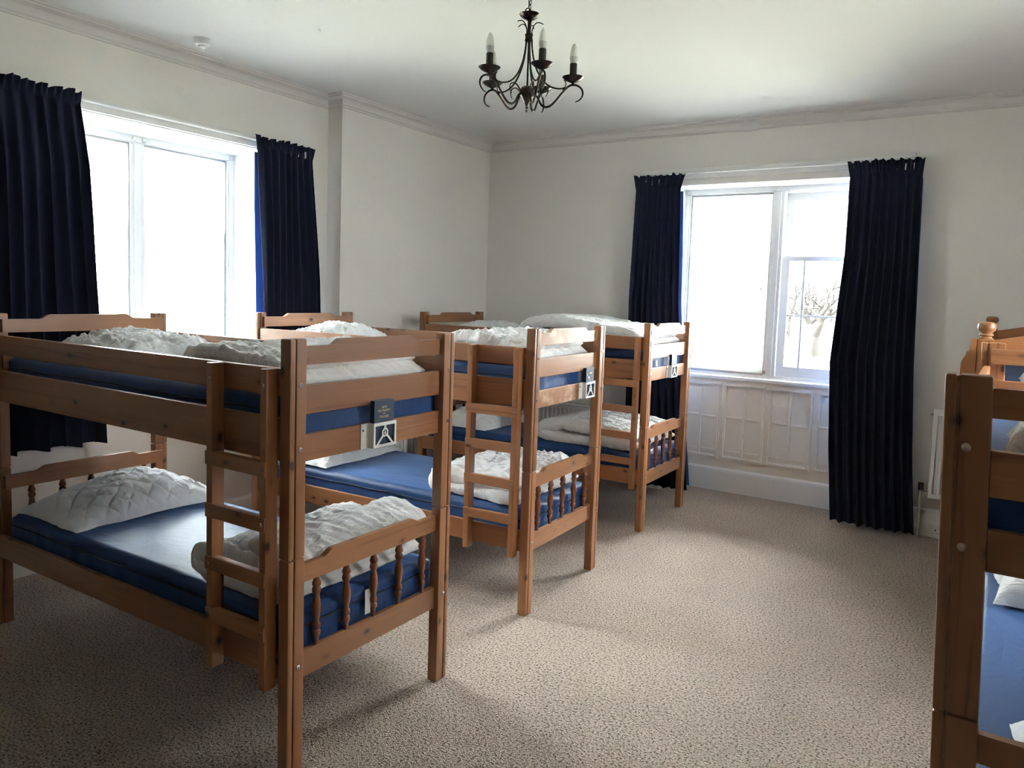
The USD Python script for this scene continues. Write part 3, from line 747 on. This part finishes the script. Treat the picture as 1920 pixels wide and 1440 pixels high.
def mattress(bed, z0, z1, label, u0=0.074, u1=1.948, v0=0.058, v1=0.796, tag_v=None, seed=0, tags=()):
    loc, rot = at(bed, u0, v0, z0)
    T = thing('mattress', loc, rot, label, 'mattress')
    l, w, h = u1 - u0, v1 - v0, z1 - z0
    # rounded slab with a slightly crowned, creased top
    nx, ny = 80, 34
    rg = np.random.default_rng(seed + 40)
    ring = []
    r = 0.018
    def soft(k, n, size):
        e = np.linspace(0, 1, n)
        return size * (0.5 - 0.5 * np.cos(math.pi * e)) * 0.25 + size * e * 0.75
    gx, gy = soft(0, nx, l), soft(0, ny, w)
    X, Y = np.meshgrid(gx, gy, indexing='ij')
    ed = np.minimum(np.minimum(X, l - X), np.minimum(Y, w - Y))
    crown = h - r * (1 - np.sqrt(np.clip(1 - (1 - np.clip(ed / r, 0, 1)) ** 2, 0, 1)))
    fb = meshkit.fbm(np.stack([X * 3.0, Y * 9.0, X * 0 + seed], -1), 4, seed)
    crown += (fb - 0.5) * 0.007 * np.clip(ed / 0.05, 0, 1) + 0.004 * np.clip(ed / 0.2, 0, 1)
    side = (meshkit.fbm(np.stack([X * 14, Y * 14, X * 0 + 7], -1), 3, seed + 3) - 0.5) * 0.010
    top = np.stack([X, Y, crown], -1).reshape(-1, 3)
    loop = [(i, 0) for i in range(nx)] + [(nx - 1, j) for j in range(1, ny)] + [(i, ny - 1) for i in range(nx - 2, -1, -1)] + [(0, j) for j in range(ny - 2, 0, -1)]
    li = [i * ny + j for i, j in loop]
    f = []
    for i in range(nx - 1):
        for j in range(ny - 1):
            a = i * ny + j
            f += [[a, a + ny, a + ny + 1], [a, a + ny + 1, a + 1]]
    V = [top]
    cnt, prev = len(top), li
    levels = [h - r - 0.012, h * 0.7, h * 0.5, h * 0.25, 0.012, 0.0]
    cen = np.array([l / 2, w / 2])
    for q, zz in enumerate(levels):
        pts = []
        for (i, j), a in zip(loop, li):
            p = top[a].copy()
            d = np.array([(-1 if i == 0 else 1 if i == nx - 1 else 0), (-1 if j == 0 else 1 if j == ny - 1 else 0)], float)
            k = (0.0015 + side[i, j]) * (1.0 if 0 < q < 4 else 0.3)
            pts.append([p[0] + d[0] * k, p[1] + d[1] * k, zz])
        V.append(np.array(pts))
        cur = list(range(cnt, cnt + len(pts)))
        n = len(pts)
        for k in range(n):
            a, b = prev[k], prev[(k + 1) % n]
            c, d_ = cur[k], cur[(k + 1) % n]
            f += [[a, c, d_], [a, d_, b]]
        prev = cur
        cnt += n
    V.append(np.array([[l / 2, w / 2, 0]]))
    n = len(prev)
    for k in range(n):
        f.append([prev[k], cnt, prev[(k + 1) % n]])
    mm = trimesh.Trimesh(np.vstack(V), f, process=False)
    trimesh.repair.fix_normals(mm)
    obj('cover', mm, 'vinyl', T, smooth=50)
    def loop_tube(zz, rr, out):
        c = 0.02
        pts = []
        for cx_, cy_, a0 in ((l - c, c, -90), (l - c, w - c, 0), (c, w - c, 90), (c, c, 180)):
            for a in np.radians(np.linspace(a0, a0 + 90, 5)):
                pts.append([cx_ + (c + out) * math.cos(a), cy_ + (c + out) * math.sin(a), zz])
        pts.append(pts[0])
        P = np.array(pts)
        Q = [P[0]]
        for a, b in zip(P[:-1], P[1:]):
            k = max(1, int(np.linalg.norm(b - a) / 0.06))
            for e in range(1, k + 1):
                Q.append(a + (b - a) * e / k)
        Q = np.array(Q)
        Q[:, 2] += (meshkit.fbm(np.c_[Q[:, :2] * 6, np.full(len(Q), seed)], 2, 9) - 0.5) * 0.010
        Q[-1] = Q[0]
        return tube(Q, rr, 6)
    obj('seam', loop_tube(h * 0.70, 0.0035, 0.004), 'piping', T, smooth=60, label='dark seam round the mattress')
    for tv, tz, tw, th in tags:
        pt = bx(0, 0.0015, -tw / 2, tw / 2, -th, 0)
        pt.apply_transform(basis((1, 0.0, 0.25), (0.0, 1, 0), (-0.18, 0.18, 1), (l + 0.009, tv, tz)))
        obj('care_tag', pt, 'label', T, smooth=False, label='white fabric care tag')
    return T
mattress(1, 1.089, 1.252, 'blue mattress on the upper bed of the nearest left bunk', seed=1)
mattress(1, 0.3575, 0.522, 'blue mattress with pale glare, lower bed of the nearest left bunk', seed=2, tags=((0.355, 0.15, 0.028, 0.085),))
mattress(2, 1.089, 1.250, 'blue mattress on the upper bed of the middle left bunk', seed=3)
mattress(2, 0.3575, 0.522, 'bright blue mattress on the lower bed of the middle left bunk', seed=4)
mattress(3, 1.089, 1.250, 'blue mattress on the upper bed of the farthest left bunk', seed=5, tags=((0.19, 0.09, 0.03, 0.04),))
mattress(3, 0.3575, 0.522, 'dark blue mattress on the lower bed of the farthest left bunk', seed=6)
mattress(4, 1.110, 1.275, 'blue mattress on the upper bed of the right foreground bunk', seed=7, v0=0.004, v1=0.735)
mattress(4, 0.366, 0.53, 'blue mattress on the lower bed of the right foreground bunk', seed=8, v0=0.022, v1=0.765)
mattress(5, 1.086, 1.27, 'blue mattress on the upper bed of the ball-topped bunk', seed=9, v1=0.88)
mattress(5, 0.3575, 0.522, 'blue mattress on the lower bed of the ball-topped bunk', seed=10, v1=0.88)

# ------------------------------------------------------------------ pillows and duvets
def puff(lx, ly, h, seed=0, p=3.2, wr=0.02, quilt=0.0, n=(70, 90), pinch=0.05, sag=0.0, ridge=None):
    """a soft closed pad on z = 0 centred at the origin"""
    nx, ny = n
    s, t = np.linspace(-1, 1, nx), np.linspace(-1, 1, ny)
    s, t = np.sign(s) * np.abs(s) ** 0.85, np.sign(t) * np.abs(t) ** 0.85
    S, T_ = np.meshgrid(s, t, indexing='ij')
    X = lx / 2 * S * (1 - pinch * (1 - T_ ** 2) * S ** 2 + pinch * 0.3)
    Y = ly / 2 * T_ * (1 - pinch * (1 - S ** 2) * T_ ** 2 + pinch * 0.3)
    prof = np.clip(1 - np.abs(S) ** p, 0, 1) ** 0.55 * np.clip(1 - np.abs(T_) ** p, 0, 1) ** 0.55
    A = np.stack([X * 4.5, Y * 4.5, X * 0 + seed], -1)
    big = meshkit.fbm(A, 3, seed) - 0.5
    wv = np.stack([X * 9 + big * 3, Y * 24 + big * 4, X * 0 + seed * 2], -1)
    fine = 1 - np.abs(2 * meshkit.fbm(wv, 3, seed + 5) - 1)
    wv2 = np.stack([X * 26 + big * 4, Y * 10 - big * 3, X * 0 + seed * 3], -1)
    fine2 = 1 - np.abs(2 * meshkit.fbm(wv2, 3, seed + 8) - 1)
    Z = h * prof * (1 + 0.75 * big) + 1.1 * wr * ((fine ** 2 - 0.42) + 0.8 * (fine2 ** 2 - 0.42)) * np.minimum(1, prof * 1.6)
    if ridge is not None:
        Z = Z * ridge(S, T_)
    if quilt:
        a, b = (X + Y) * 0.7071, (X - Y) * 0.7071
        pit = 0.072
        da = np.abs(((a / pit + 0.5) % 1) - 0.5) * pit
        db = np.abs(((b / pit + 0.5) % 1) - 0.5) * pit
        Z += quilt * (np.clip(np.minimum(da, db) / 0.016, 0, 1) ** 0.6 - 1) * np.minimum(1, prof * 2)
    X = X + (meshkit.fbm(A * 1.7 + 11, 3, seed + 2) - 0.5) * 0.06
    Y = Y + (meshkit.fbm(A * 1.7 + 23, 3, seed + 4) - 0.5) * 0.05
    top = np.stack([X, Y, np.maximum(Z, 0.004) + 0.003 + 0.012 * np.clip(prof * 3, 0, 1)], -1).reshape(-1, 3)
    bot = np.stack([X * (1 - 0.02), Y * (1 - 0.02), np.zeros_like(X) + 0.008 * (1 - np.clip(prof * 3, 0, 1))], -1).reshape(-1, 3)
    f = []
    for i in range(nx - 1):
        for j in range(ny - 1):
            a = i * ny + j
            f += [[a, a + ny, a + ny + 1], [a, a + ny + 1, a + 1]]
    f = np.array(f)
    k = nx * ny
    loop = [i * ny for i in range(nx)] + [(nx - 1) * ny + j for j in range(1, ny)] + [i * ny + ny - 1 for i in range(nx - 2, -1, -1)] + [j for j in range(ny - 2, 0, -1)]
    rim = []
    for a, b in zip(loop, loop[1:] + loop[:1]):
        rim += [[a, b + k, b], [a, a + k, b + k]]
    m = trimesh.Trimesh(np.vstack([top, bot]), np.vstack([f, f[:, ::-1] + k, rim]), process=False)
    trimesh.repair.fix_normals(m)
    return m

def fold(path, thick, width, seed=0, wr=0.016, cre=1.15, ny=90, end=0.05, n=130, lift=None, fat=0.3):
    """a folded duvet: a thick sheet following a path in (x, z), running 'width' along y (centred), puffed and creased"""
    P = spline([(p[0], 0, p[1]) for p in path], n)[:, [0, 2]]
    d = np.gradient(P, axis=0); d /= np.linalg.norm(d, axis=1, keepdims=True)
    N = np.c_[-d[:, 1], d[:, 0]]
    k = np.linspace(0, 1, n)
    tk = np.clip(np.minimum(k, 1 - k) / 0.06, 0.04, 1) ** 0.5
    y = np.linspace(-1, 1, ny)
    y = np.sign(y) * np.abs(y) ** 0.8
    ty = np.clip((1 - np.abs(y)) / end, 0.02, 1) ** 0.5
    rows = []
    for j in range(ny):
        yy = y[j] * width / 2
        Q = np.c_[P[:, 0], np.full(n, yy), P[:, 1]]
        big = meshkit.fbm(np.c_[Q[:, 0] * 4, Q[:, 1] * 4, Q[:, 2] * 5 + seed], 3, seed) - 0.5
        cr = 1 - np.abs(2 * meshkit.fbm(np.c_[Q[:, 0] * 8 + big * 3, Q[:, 1] * 26 + big * 5, Q[:, 2] * 8 + seed * 3], 2, seed + 1) - 1)
        cr2 = 1 - np.abs(2 * meshkit.fbm(np.c_[Q[:, 0] * 24 + big * 4, Q[:, 1] * 9 - big * 5, Q[:, 2] * 20 + seed * 5], 2, seed + 2) - 1)
        t = thick / 2 * tk * ty[j] * (1 + fat * 2 * big)
        w = cre * wr * ((cr ** 2 - 0.42) + 0.8 * (cr2 ** 2 - 0.42))
        lz = 0 if lift is None else lift(P[:, 0], yy) * np.clip(P[:, 1] / max(P[:, 1].max(), 1e-6), 0, 1)
        up = P + N * (t + w * np.minimum(1, tk) * ty[j])[:, None]
        dn = P - N * (t + w * 0.6 * np.minimum(1, tk) * ty[j])[:, None]
        sx = 0.05 * (meshkit.fbm(np.array([[yy * 3, seed, 1.0]]), 3, seed + 7)[0] - 0.5)
        sy = 0.06 * (meshkit.fbm(np.c_[P * 4, np.full(n, seed)], 3, seed + 6) - 0.5)
        ring = np.vstack([np.c_[up[:, 0] + sx, yy + sy, up[:, 1] + lz], np.c_[dn[::-1, 0] + sx, (yy + sy)[::-1], dn[::-1, 1] + (lz if np.ndim(lz) == 0 else lz[::-1])]])
        rows.append(ring)
    R = len(rows[0])
    V = np.vstack(rows)
    f = []
    for j in range(ny - 1):
        for i in range(R):
            a, b = j * R + i, j * R + (i + 1) % R
            f += [[a, b, b + R], [a, b + R, a + R]]
    base = len(V)
    V = np.vstack([V, rows[0].mean(0), rows[-1].mean(0)])
    for i in range(n - 1):                                    # flat lids between the upper and the lower face
        a, b, c, e = i, i + 1, R - 1 - i, R - 2 - i
        f += [[a, e, b], [a, c, e]]
        o = (ny - 1) * R
        f += [[o + a, o + b, o + e], [o + a, o + e, o + c]]
    V[:, 2] = np.maximum(V[:, 2], 0.002)
    m = trimesh.Trimesh(V, f, process=False)
    trimesh.repair.fix_normals(m)
    return m

def lay(name, cat, bed, u, v, z, mesh, label, m='sheet', rot=0.0):
    loc, r = at(bed, u, v, z)
    return obj(name, mesh, m, None, 60, loc, r + rot, label, cat)

TOP = 1.260
# nearest left bunk
lay('duvet', 'duvet', 1, 0.36, 0.50, TOP, puff(0.56, 0.56, 0.085, 11, wr=0.028, pinch=0.0), 'crumpled white duvet at the head of the upper bed of the nearest left bunk')
lay('duvet', 'duvet', 1, 1.58, 0.42, TOP, fold([(0.35, 0.032), (0.1, 0.03), (-0.16, 0.032), (-0.215, 0.062), (-0.15, 0.088), (0.05, 0.085), (0.30, 0.082)], 0.062, 0.70, 13, wr=0.02),
    'folded white duvet at the foot of the upper bed of the nearest left bunk')
lay('pillow', 'pillow', 1, 0.36, 0.43, 0.531, puff(0.50, 0.74, 0.125, 14, quilt=0.013, wr=0.007, n=(150, 210), p=2.6), 'big diamond-quilted white pillow on the lower bed of the nearest left bunk', 'quilt')
lay('duvet', 'duvet', 1, 1.66, 0.42, 0.530, fold([(0.26, 0.035), (0.1, 0.034), (-0.17, 0.036), (-0.225, 0.07), (-0.16, 0.10), (0.02, 0.10), (0.2, 0.105), (0.255, 0.135), (0.19, 0.165), (0.06, 0.165)], 0.064, 0.72, 15, wr=0.018),
    'folded white duvet at the foot of the lower bed of the nearest left bunk')
# middle left bunk
lay('pillow', 'pillow', 2, 0.285, 0.42, TOP - 0.002, puff(0.40, 0.70, 0.095, 21, wr=0.02), 'plain white pillow at the head of the upper bed of the middle left bunk')
lay('duvet', 'duvet', 2, 1.62, 0.42, TOP - 0.002, fold([(0.31, 0.035), (0.1, 0.034), (-0.14, 0.036), (-0.20, 0.07), (-0.13, 0.10), (0.05, 0.095), (0.28, 0.085)], 0.066, 0.70, 23, wr=0.026),
    'crinkled white duvet at the foot of the upper bed of the middle left bunk')
lay('pillow', 'pillow', 2, 0.36, 0.42, 0.530, puff(0.42, 0.72, 0.10, 24, quilt=0.010, wr=0.010, n=(110, 150)), 'quilted white pillow on the lower bed of the middle left bunk', 'quilt')
lay('duvet', 'duvet', 2, 1.655, 0.415, 0.530, fold([(0.26, 0.035), (0.1, 0.034), (-0.2, 0.036), (-0.30, 0.05), (-0.27, 0.085), (-0.12, 0.102), (0.05, 0.106), (0.25, 0.10)], 0.070, 0.71, 25, wr=0.02),
    'white duvet folded double at the foot of the lower bed of the middle left bunk')
# farthest left bunk
lay('pillow', 'pillow', 3, 0.40, 0.42, TOP - 0.002, puff(0.42, 0.66, 0.085, 31), 'flat white pillow at the head of the upper bed of the farthest left bunk')
lay('duvet', 'duvet', 3, 1.41, 0.42, TOP - 0.002, fold([(0.52, 0.045), (0.1, 0.042), (-0.34, 0.045), (-0.45, 0.095), (-0.34, 0.15), (0.0, 0.14), (0.3, 0.11), (0.50, 0.09)], 0.085, 0.70, 33, wr=0.012, fat=0.25),
    'large white duvet heaped on the upper bed of the farthest left bunk')
lay('pillow', 'pillow', 3, 0.42, 0.40, 0.530, puff(0.46, 0.70, 0.11, 34), 'white pillow on the lower bed of the farthest left bunk')
lay('duvet', 'duvet', 3, 1.50, 0.42, 0.530, fold([(0.42, 0.04), (0.1, 0.04), (-0.28, 0.042), (-0.37, 0.075), (-0.28, 0.12), (-0.05, 0.13), (0.15, 0.12), (0.40, 0.10)], 0.075, 0.70, 35, wr=0.02),
    'rumpled white duvet on the lower bed of the farthest left bunk')
# right-hand bunks
lay('pillow', 'pillow', 4, 1.66, 0.385, 1.281, puff(0.40, 0.64, 0.15, 41, wr=0.02), 'white pillow on the upper bed of the right foreground bunk')
lay('pillow', 'pillow', 4, 0.39, 0.40, 0.536, puff(0.36, 0.66, 0.13, 43, wr=0.012), 'white pillow far along the lower bed of the right foreground bunk')
lay('pillow', 'pillow', 4, 1.69, 0.43, 0.536, puff(0.34, 0.58, 0.06, 44, quilt=0.004, wr=0.008), 'flat white quilted pillow at the near end of the lower right bed', 'quilt')
lay('pillow', 'pillow', 5, 1.62, 0.48, 1.276, puff(0.46, 0.62, 0.12, 45), 'white pillow on the upper bed of the ball-topped bunk')

# ------------------------------------------------------------------ radiators, socket, alarm
def radiator(loc, rot, l, h, label, valve=None, z0=0.0):
    """panel radiator; local x along the wall, local -y into the room"""
    T = thing('radiator', loc, rot, label, 'radiator')
    n = int(l / 0.045)
    xs = np.linspace(0.02, l - 0.02, n * 6 + 1)
    prof = np.clip(0.5 + 0.9 * np.cos((xs - 0.02) / (l - 0.04) * n * 2 * math.pi), 0, 1)
    front = [(x, -0.055 - 0.012 * q) for x, q in zip(xs, prof)]
    poly = Polygon([(0.02, -0.035)] + front + [(l - 0.02, -0.035)])
    m = extrude(poly, h - 0.07); m.apply_translation((0, 0, 0.035))
    obj('panel', [m, bx(0, l, -0.058, -0.035, 0, 0.036, 0.004), bx(0, l, -0.058, -0.035, h - 0.036, h, 0.004), bx(0, 0.021, -0.058, -0.035, 0.03, h - 0.03, 0.004), bx(l - 0.021, l, -0.058, -0.035, 0.03, h - 0.03, 0.004)], 'radiator', T, smooth=35)
    obj('top_grille', [bx(0, l, -0.062, -0.004, h, h + 0.005)] + [bx(x, x + 0.006, -0.034, -0.006, 0.05, h) for x in np.arange(0.03, l - 0.03, 0.035)], 'radiator', T, smooth=False)
    obj('wall_bracket', [bx(x, x + 0.03, -0.035, 0.0, h * 0.3, h * 0.8) for x in (0.15, l - 0.18)], 'radiator', T, smooth=False)
    if valve:
        sx = -1 if valve < 0 else 1
        x0 = 0 if valve < 0 else l
        obj('valve', [remap(disc(0.010, 0.055, 14), basis((0, 0, 1), (0, 1, 0), (-1, 0, 0), (x0 + sx * 0.02, -0.047, 0.028))),
                      remap(disc(0.013, 0.045, 14), basis((1, 0, 0), (0, 1, 0), (0, 0, 1), (x0 + sx * 0.045, -0.047, 0.03)))], 'steel', T, smooth=50)
        obj('valve_cap', remap(disc(0.017, 0.05, 14), basis((1, 0, 0), (0, 1, 0), (0, 0, 1), (x0 + sx * 0.045, -0.047, 0.075))), 'black', T, smooth=50)
        obj('pipe', remap(disc(0.0075, loc[2] + 0.02, 12), basis((1, 0, 0), (0, 1, 0), (0, 0, 1), (x0 + sx * 0.045, -0.047, -(loc[2] - 0.0) / 2 + 0.01))), 'trim', T, smooth=50)
        obj('bleed_valve', remap(disc(0.008, 0.02, 12), basis((0, 0, 1), (0, 1, 0), (-1, 0, 0), (x0 + sx * 0.009, -0.047, h - 0.03))), 'steel', T, smooth=50)
    return T
radiator((3.868, -0.025, 0.29), 0, 0.9, 0.62, 'white ridged radiator at the right end of the back wall', valve=-1)
radiator((0.45, -0.025, 0.12), 0, 1.05, 0.52, 'white ridged radiator on the back wall behind the farthest left bunk')
radiator((0.025, -1.86, 0.10), math.pi / 2, 0.95, 0.42, 'white ridged radiator on the left wall behind the farthest bunk')

s = thing('wall_socket', (3.895, -0.0225, 0.012), 0, 'white double wall socket on the skirting under the right radiator', 'socket')
obj('plate', bx(0, 0.146, -0.010, 0, 0, 0.086, 0.004), 'plastic', s)
for k in (0.037, 0.109):
    obj('pin_holes', [bx(k - 0.004, k + 0.004, -0.0108, -0.0095, 0.042, 0.052), bx(k - 0.017, k - 0.009, -0.0108, -0.0095, 0.022, 0.026), bx(k + 0.009, k + 0.017, -0.0108, -0.0095, 0.022, 0.026)], 'black', s, smooth=False)
    obj('switch', bx(k - 0.006, k + 0.006, -0.014, -0.0095, 0.062, 0.076, 0.002), 'plastic', s)
s = thing('smoke_alarm', (0.2, -3.25, ZT), 0, 'small round white smoke alarm on the ceiling', 'smoke alarm')
obj('body', lathe([(0.045, -0.001), (0.045, -0.028), (0.041, -0.036), (0.030, -0.040)], 28), 'plastic', s, smooth=50)
obj('sensor_cap', lathe([(0.022, -0.039), (0.022, -0.048), (0.016, -0.052)], 20), 'plastic', s, smooth=50)
obj('indicator', lathe([(0.003, -0.051), (0.003, -0.0535)], 10), 'black', s)

# ------------------------------------------------------------------ chandelier
CZ = 2.563                                                   # height of the hub's middle
cc = EYE + (R_ * (988 - 960) - U_ * (180 - 670)) / FPX * 3.6 + _f * 3.6
CH = thing('chandelier', (cc[0], cc[1], CZ), 0, 'black metal five-arm chandelier with candle bulbs hanging from the ceiling', 'chandelier')
K = 0.000405
zz = lambda y: (1120 - y) * K                                # photo row in the close-up -> height about the hub
obj('hub', lathe([(0.004, zz(1265)), (0.010, zz(1240)), (0.022, zz(1200)), (0.033, zz(1150)), (0.036, zz(1110)), (0.034, zz(1075)), (0.026, zz(1045)), (0.010, zz(1035))], 28), 'hub', CH, smooth=60, label='dark brown pear-shaped hub')
obj('drop_finial', lathe([(0.0015, zz(1335)), (0.004, zz(1325)), (0.0045, zz(1315)), (0.002, zz(1305)), (0.003, zz(1292)), (0.007, zz(1285)), (0.007, zz(1275)), (0.003, zz(1268)), (0.005, zz(1255))], 16), 'antique', CH, smooth=60)
obj('stem', [lathe([(0.0045, zz(1040)), (0.0045, zz(520))], 12), lathe([(0.008, zz(470)), (0.009, zz(290))], 14)], 'antique', CH, smooth=60)
obj('collar', lathe([(0.012, zz(530)), (0.0195, zz(520)), (0.0195, zz(505)), (0.0175, zz(500)), (0.0175, zz(465)), (0.0195, zz(460)), (0.0195, zz(445)), (0.012, zz(440))], 24), 'antique', CH, smooth=30)
obj('top_dish', lathe([(0.006, zz(286)), (0.018, zz(281)), (0.034, zz(262)), (0.044, zz(240)), (0.049, zz(222)), (0.048, zz(219)), (0.041, zz(236)), (0.028, zz(256)), (0.006, zz(268))], 32), 'antique', CH, smooth=50)
for k in range(5):
    th = math.radians(90 * 0 + 72 * k + 30)
    pl = spline([(0.012, zz(470)), (0.014, zz(400)), (0.022, zz(345)), (0.038, zz(312)), (0.055, zz(318)), (0.066, zz(330))], 18)
    obj('leaf_curl', tube([[r * math.cos(th), r * math.sin(th), z] for r, z in pl], np.linspace(0.0032, 0.0022, 18), 8), 'antique', CH, smooth=60)
lk = spline([(0.0, zz(212)), (0.0, zz(150))], 6) if False else None
obj('loop', tube([[0.014 * math.cos(a) - 0.012, 0, zz(185) + 0.016 * math.sin(a)] for a in np.linspace(0, math.pi * 1.9, 22)], 0.0028, 8), 'antique', CH, smooth=60)
# chain of oval links up to a ceiling rose
ztop_ch = ZT - CZ
z = zz(190)
k = 0
while z < ztop_ch - 0.02:
    ax = (1, 0) if k % 2 else (0, 1)
    obj('chain_link', tube([[ax[0] * 0.0075 * math.cos(a), ax[1] * 0.0075 * math.cos(a), z + 0.017 + 0.019 * math.sin(a)] for a in np.linspace(0, 2 * math.pi, 20)], 0.0019, 6), 'antique', CH, smooth=60)
    z += 0.031
    k += 1
obj('flex', tube([[0.004 * math.sin(w * 9), 0.004 * math.cos(w * 7), zz(290) + (ztop_ch - zz(290)) * w] for w in np.linspace(0, 1, 30)], 0.0022, 6), 'antique', CH, smooth=60)
obj('ceiling_rose', lathe([(0.006, ztop_ch - 0.016), (0.03, ztop_ch - 0.013), (0.045, ztop_ch - 0.006), (0.047, ztop_ch - 0.0005)], 28), 'antique', CH, smooth=50)
view = math.atan2(EYE[1] - cc[1], EYE[0] - cc[0])
for k, deg in enumerate((17, 89, 161, 233, 305)):
    th = view + math.radians(deg)
    C, S = math.cos(th), math.sin(th)
    RR = 0.215
    to = lambda pts, side=0.0: [[r * C - side * S, r * S + side * C, z] for r, z in pts]
    arm = spline([(0.034, zz(1130)), (0.050, zz(1160)), (0.066, zz(1235)), (0.092, zz(1268)), (0.118, zz(1240)), (0.150, zz(1150)), (0.180, zz(1060)), (0.205, zz(1012)), (0.232, zz(1010)),
                  (0.257, zz(1050)), (0.264, zz(1110)), (0.252, zz(1170)), (0.230, zz(1200))], 60)
    rad = np.interp(np.linspace(0, 1, 60), [0, 0.6, 0.85, 1], [0.0052, 0.0050, 0.0045, 0.0022])
    A = obj('arm', tube(to(arm), rad, 10), 'antique', CH, smooth=60)
    strap = spline([(0.014, zz(500)), (0.017, zz(600)), (0.030, zz(760)), (0.062, zz(930)), (0.100, zz(1020)), (0.140, zz(1052)), (0.165, zz(1050)), (0.180, zz(1030)), (0.182, zz(985)), (0.172, zz(950))], 44)
    obj('strap', tube(to(strap), np.interp(np.linspace(0, 1, 44), [0, 0.7, 1], [0.0042, 0.0042, 0.0024]), 8), 'antique', A, smooth=60)
    cl = trimesh.creation.icosphere(2, 0.0085); cl.apply_translation(to([(0.176, zz(1055))])[0])
    obj('clasp', cl, 'antique', A, smooth=60)
    sc = spline([(0.034, zz(1110)), (0.052, zz(1060)), (0.072, zz(1030)), (0.094, zz(1045)), (0.098, zz(1100)), (0.088, zz(1150))], 26)
    obj('scroll', tube(to(sc), np.linspace(0.0042, 0.002, 26), 8), 'antique', A, smooth=60)
    c0 = np.array(to([(RR, 0)])[0])
    def put(m):
        m.apply_translation((c0[0], c0[1], 0)); return m
    obj('drip_dish', put(lathe([(0.006, zz(1010)), (0.007, zz(985)), (0.020, zz(972)), (0.036, zz(953)), (0.046, zz(932)), (0.051, zz(920)), (0.050, zz(917)), (0.043, zz(930)), (0.030, zz(947)), (0.010, zz(957))], 32)), 'antique', A, smooth=50)
    obj('candle_sleeve', put(lathe([(0.016, zz(960)), (0.0168, zz(955)), (0.0168, zz(768)), (0.015, zz(764))], 24)), 'sleeve', A, smooth=40)
    obj('bulb_base', put(lathe([(0.013, zz(766)), (0.0165, zz(752)), (0.0188, zz(720)), (0.0192, zz(690))], 24)), 'bulbbase', A, smooth=60)
    obj('bulb', put(lathe([(0.0190, zz(691)), (0.0192, zz(670)), (0.0172, zz(625)), (0.0125, zz(580)), (0.006, zz(548)), (0.001, zz(536))], 24)), 'bulb', A, smooth=60)

# ------------------------------------------------------------------ outside: lawn, bare trees, a low hedge
GZ = -2.0
gp = bx(-220, 220, -220, 260, GZ - 0.5, GZ)
obj('ground', gp, 'grass', smooth=False, kind='structure')

def bare_tree(loc, h, r, seed, label, depth=6, spread=0.62):
    rg = np.random.default_rng(seed)
    tr, br = [], []
    def grow(p, d, l, rad, lev):
        n = 5
        pts = [p]
        for i in range(n):
            d = d + rg.normal(0, 0.11, 3) + [0, 0, 0.03]
            d /= np.linalg.norm(d)
            pts.append(pts[-1] + d * l / n)
        (tr if lev == 0 else br).append(tube(pts, np.linspace(rad, rad * 0.62, n + 1), 6 if lev < 3 else 4))
        if lev >= depth:
            return
        for k in range(3 if lev < 3 else 2):
            ax = rg.normal(0, 1, 3); ax -= d * (ax @ d); ax /= np.linalg.norm(ax)
            nd = d * (1 - spread * 0.4) + ax * spread * (0.6 + 0.7 * rg.random())
            nd /= np.linalg.norm(nd)
            i = n if k == 0 else rg.integers(2, n + 1)
            grow(pts[i], nd, l * (0.62 + 0.2 * rg.random()), rad * (0.58 if k else 0.66), lev + 1)
    grow(np.zeros(3), np.array([0.05, 0, 1.0]), h * 0.34, r, 0)
    T = thing('tree', loc, 0, label, 'tree')
    base = lathe([(r * 1.6, 0), (r * 1.25, r * 0.8), (r * 1.0, r * 2.2)], 10)
    obj('trunk', tr + [base], 'bark', T, smooth=60)
    obj('branches', br, 'bark', T, smooth=60, kind='stuff')
bare_tree((-4.7, 40, GZ), 5.6, 0.34, 4, 'bare old tree with thick trunk seen through the right half of the back window')
bare_tree((-9.0, 52, GZ), 7.0, 0.16, 9, 'thin bare tree farther off, left of the old tree outside', depth=5)
bare_tree((-14.5, 70, GZ), 6.5, 0.20, 15, 'small bare tree farthest off through the left half of the back window', depth=5)
rg = np.random.default_rng(3)
hm = trimesh.creation.icosphere(4, 1.0)
hm.apply_scale([3.4, 0.9, 0.75])
hm.vertices += (meshkit.fbm(hm.vertices * 1.8, 4, 3)[:, None] - 0.5) * 0.8
hm.vertices[:, 2] = np.maximum(hm.vertices[:, 2], -0.02)
obj('hedge', hm, 'hedge', None, False, (-13.2, 52.0, GZ), 0, 'low yellow-green bush on the lawn beyond the back window', 'bush')
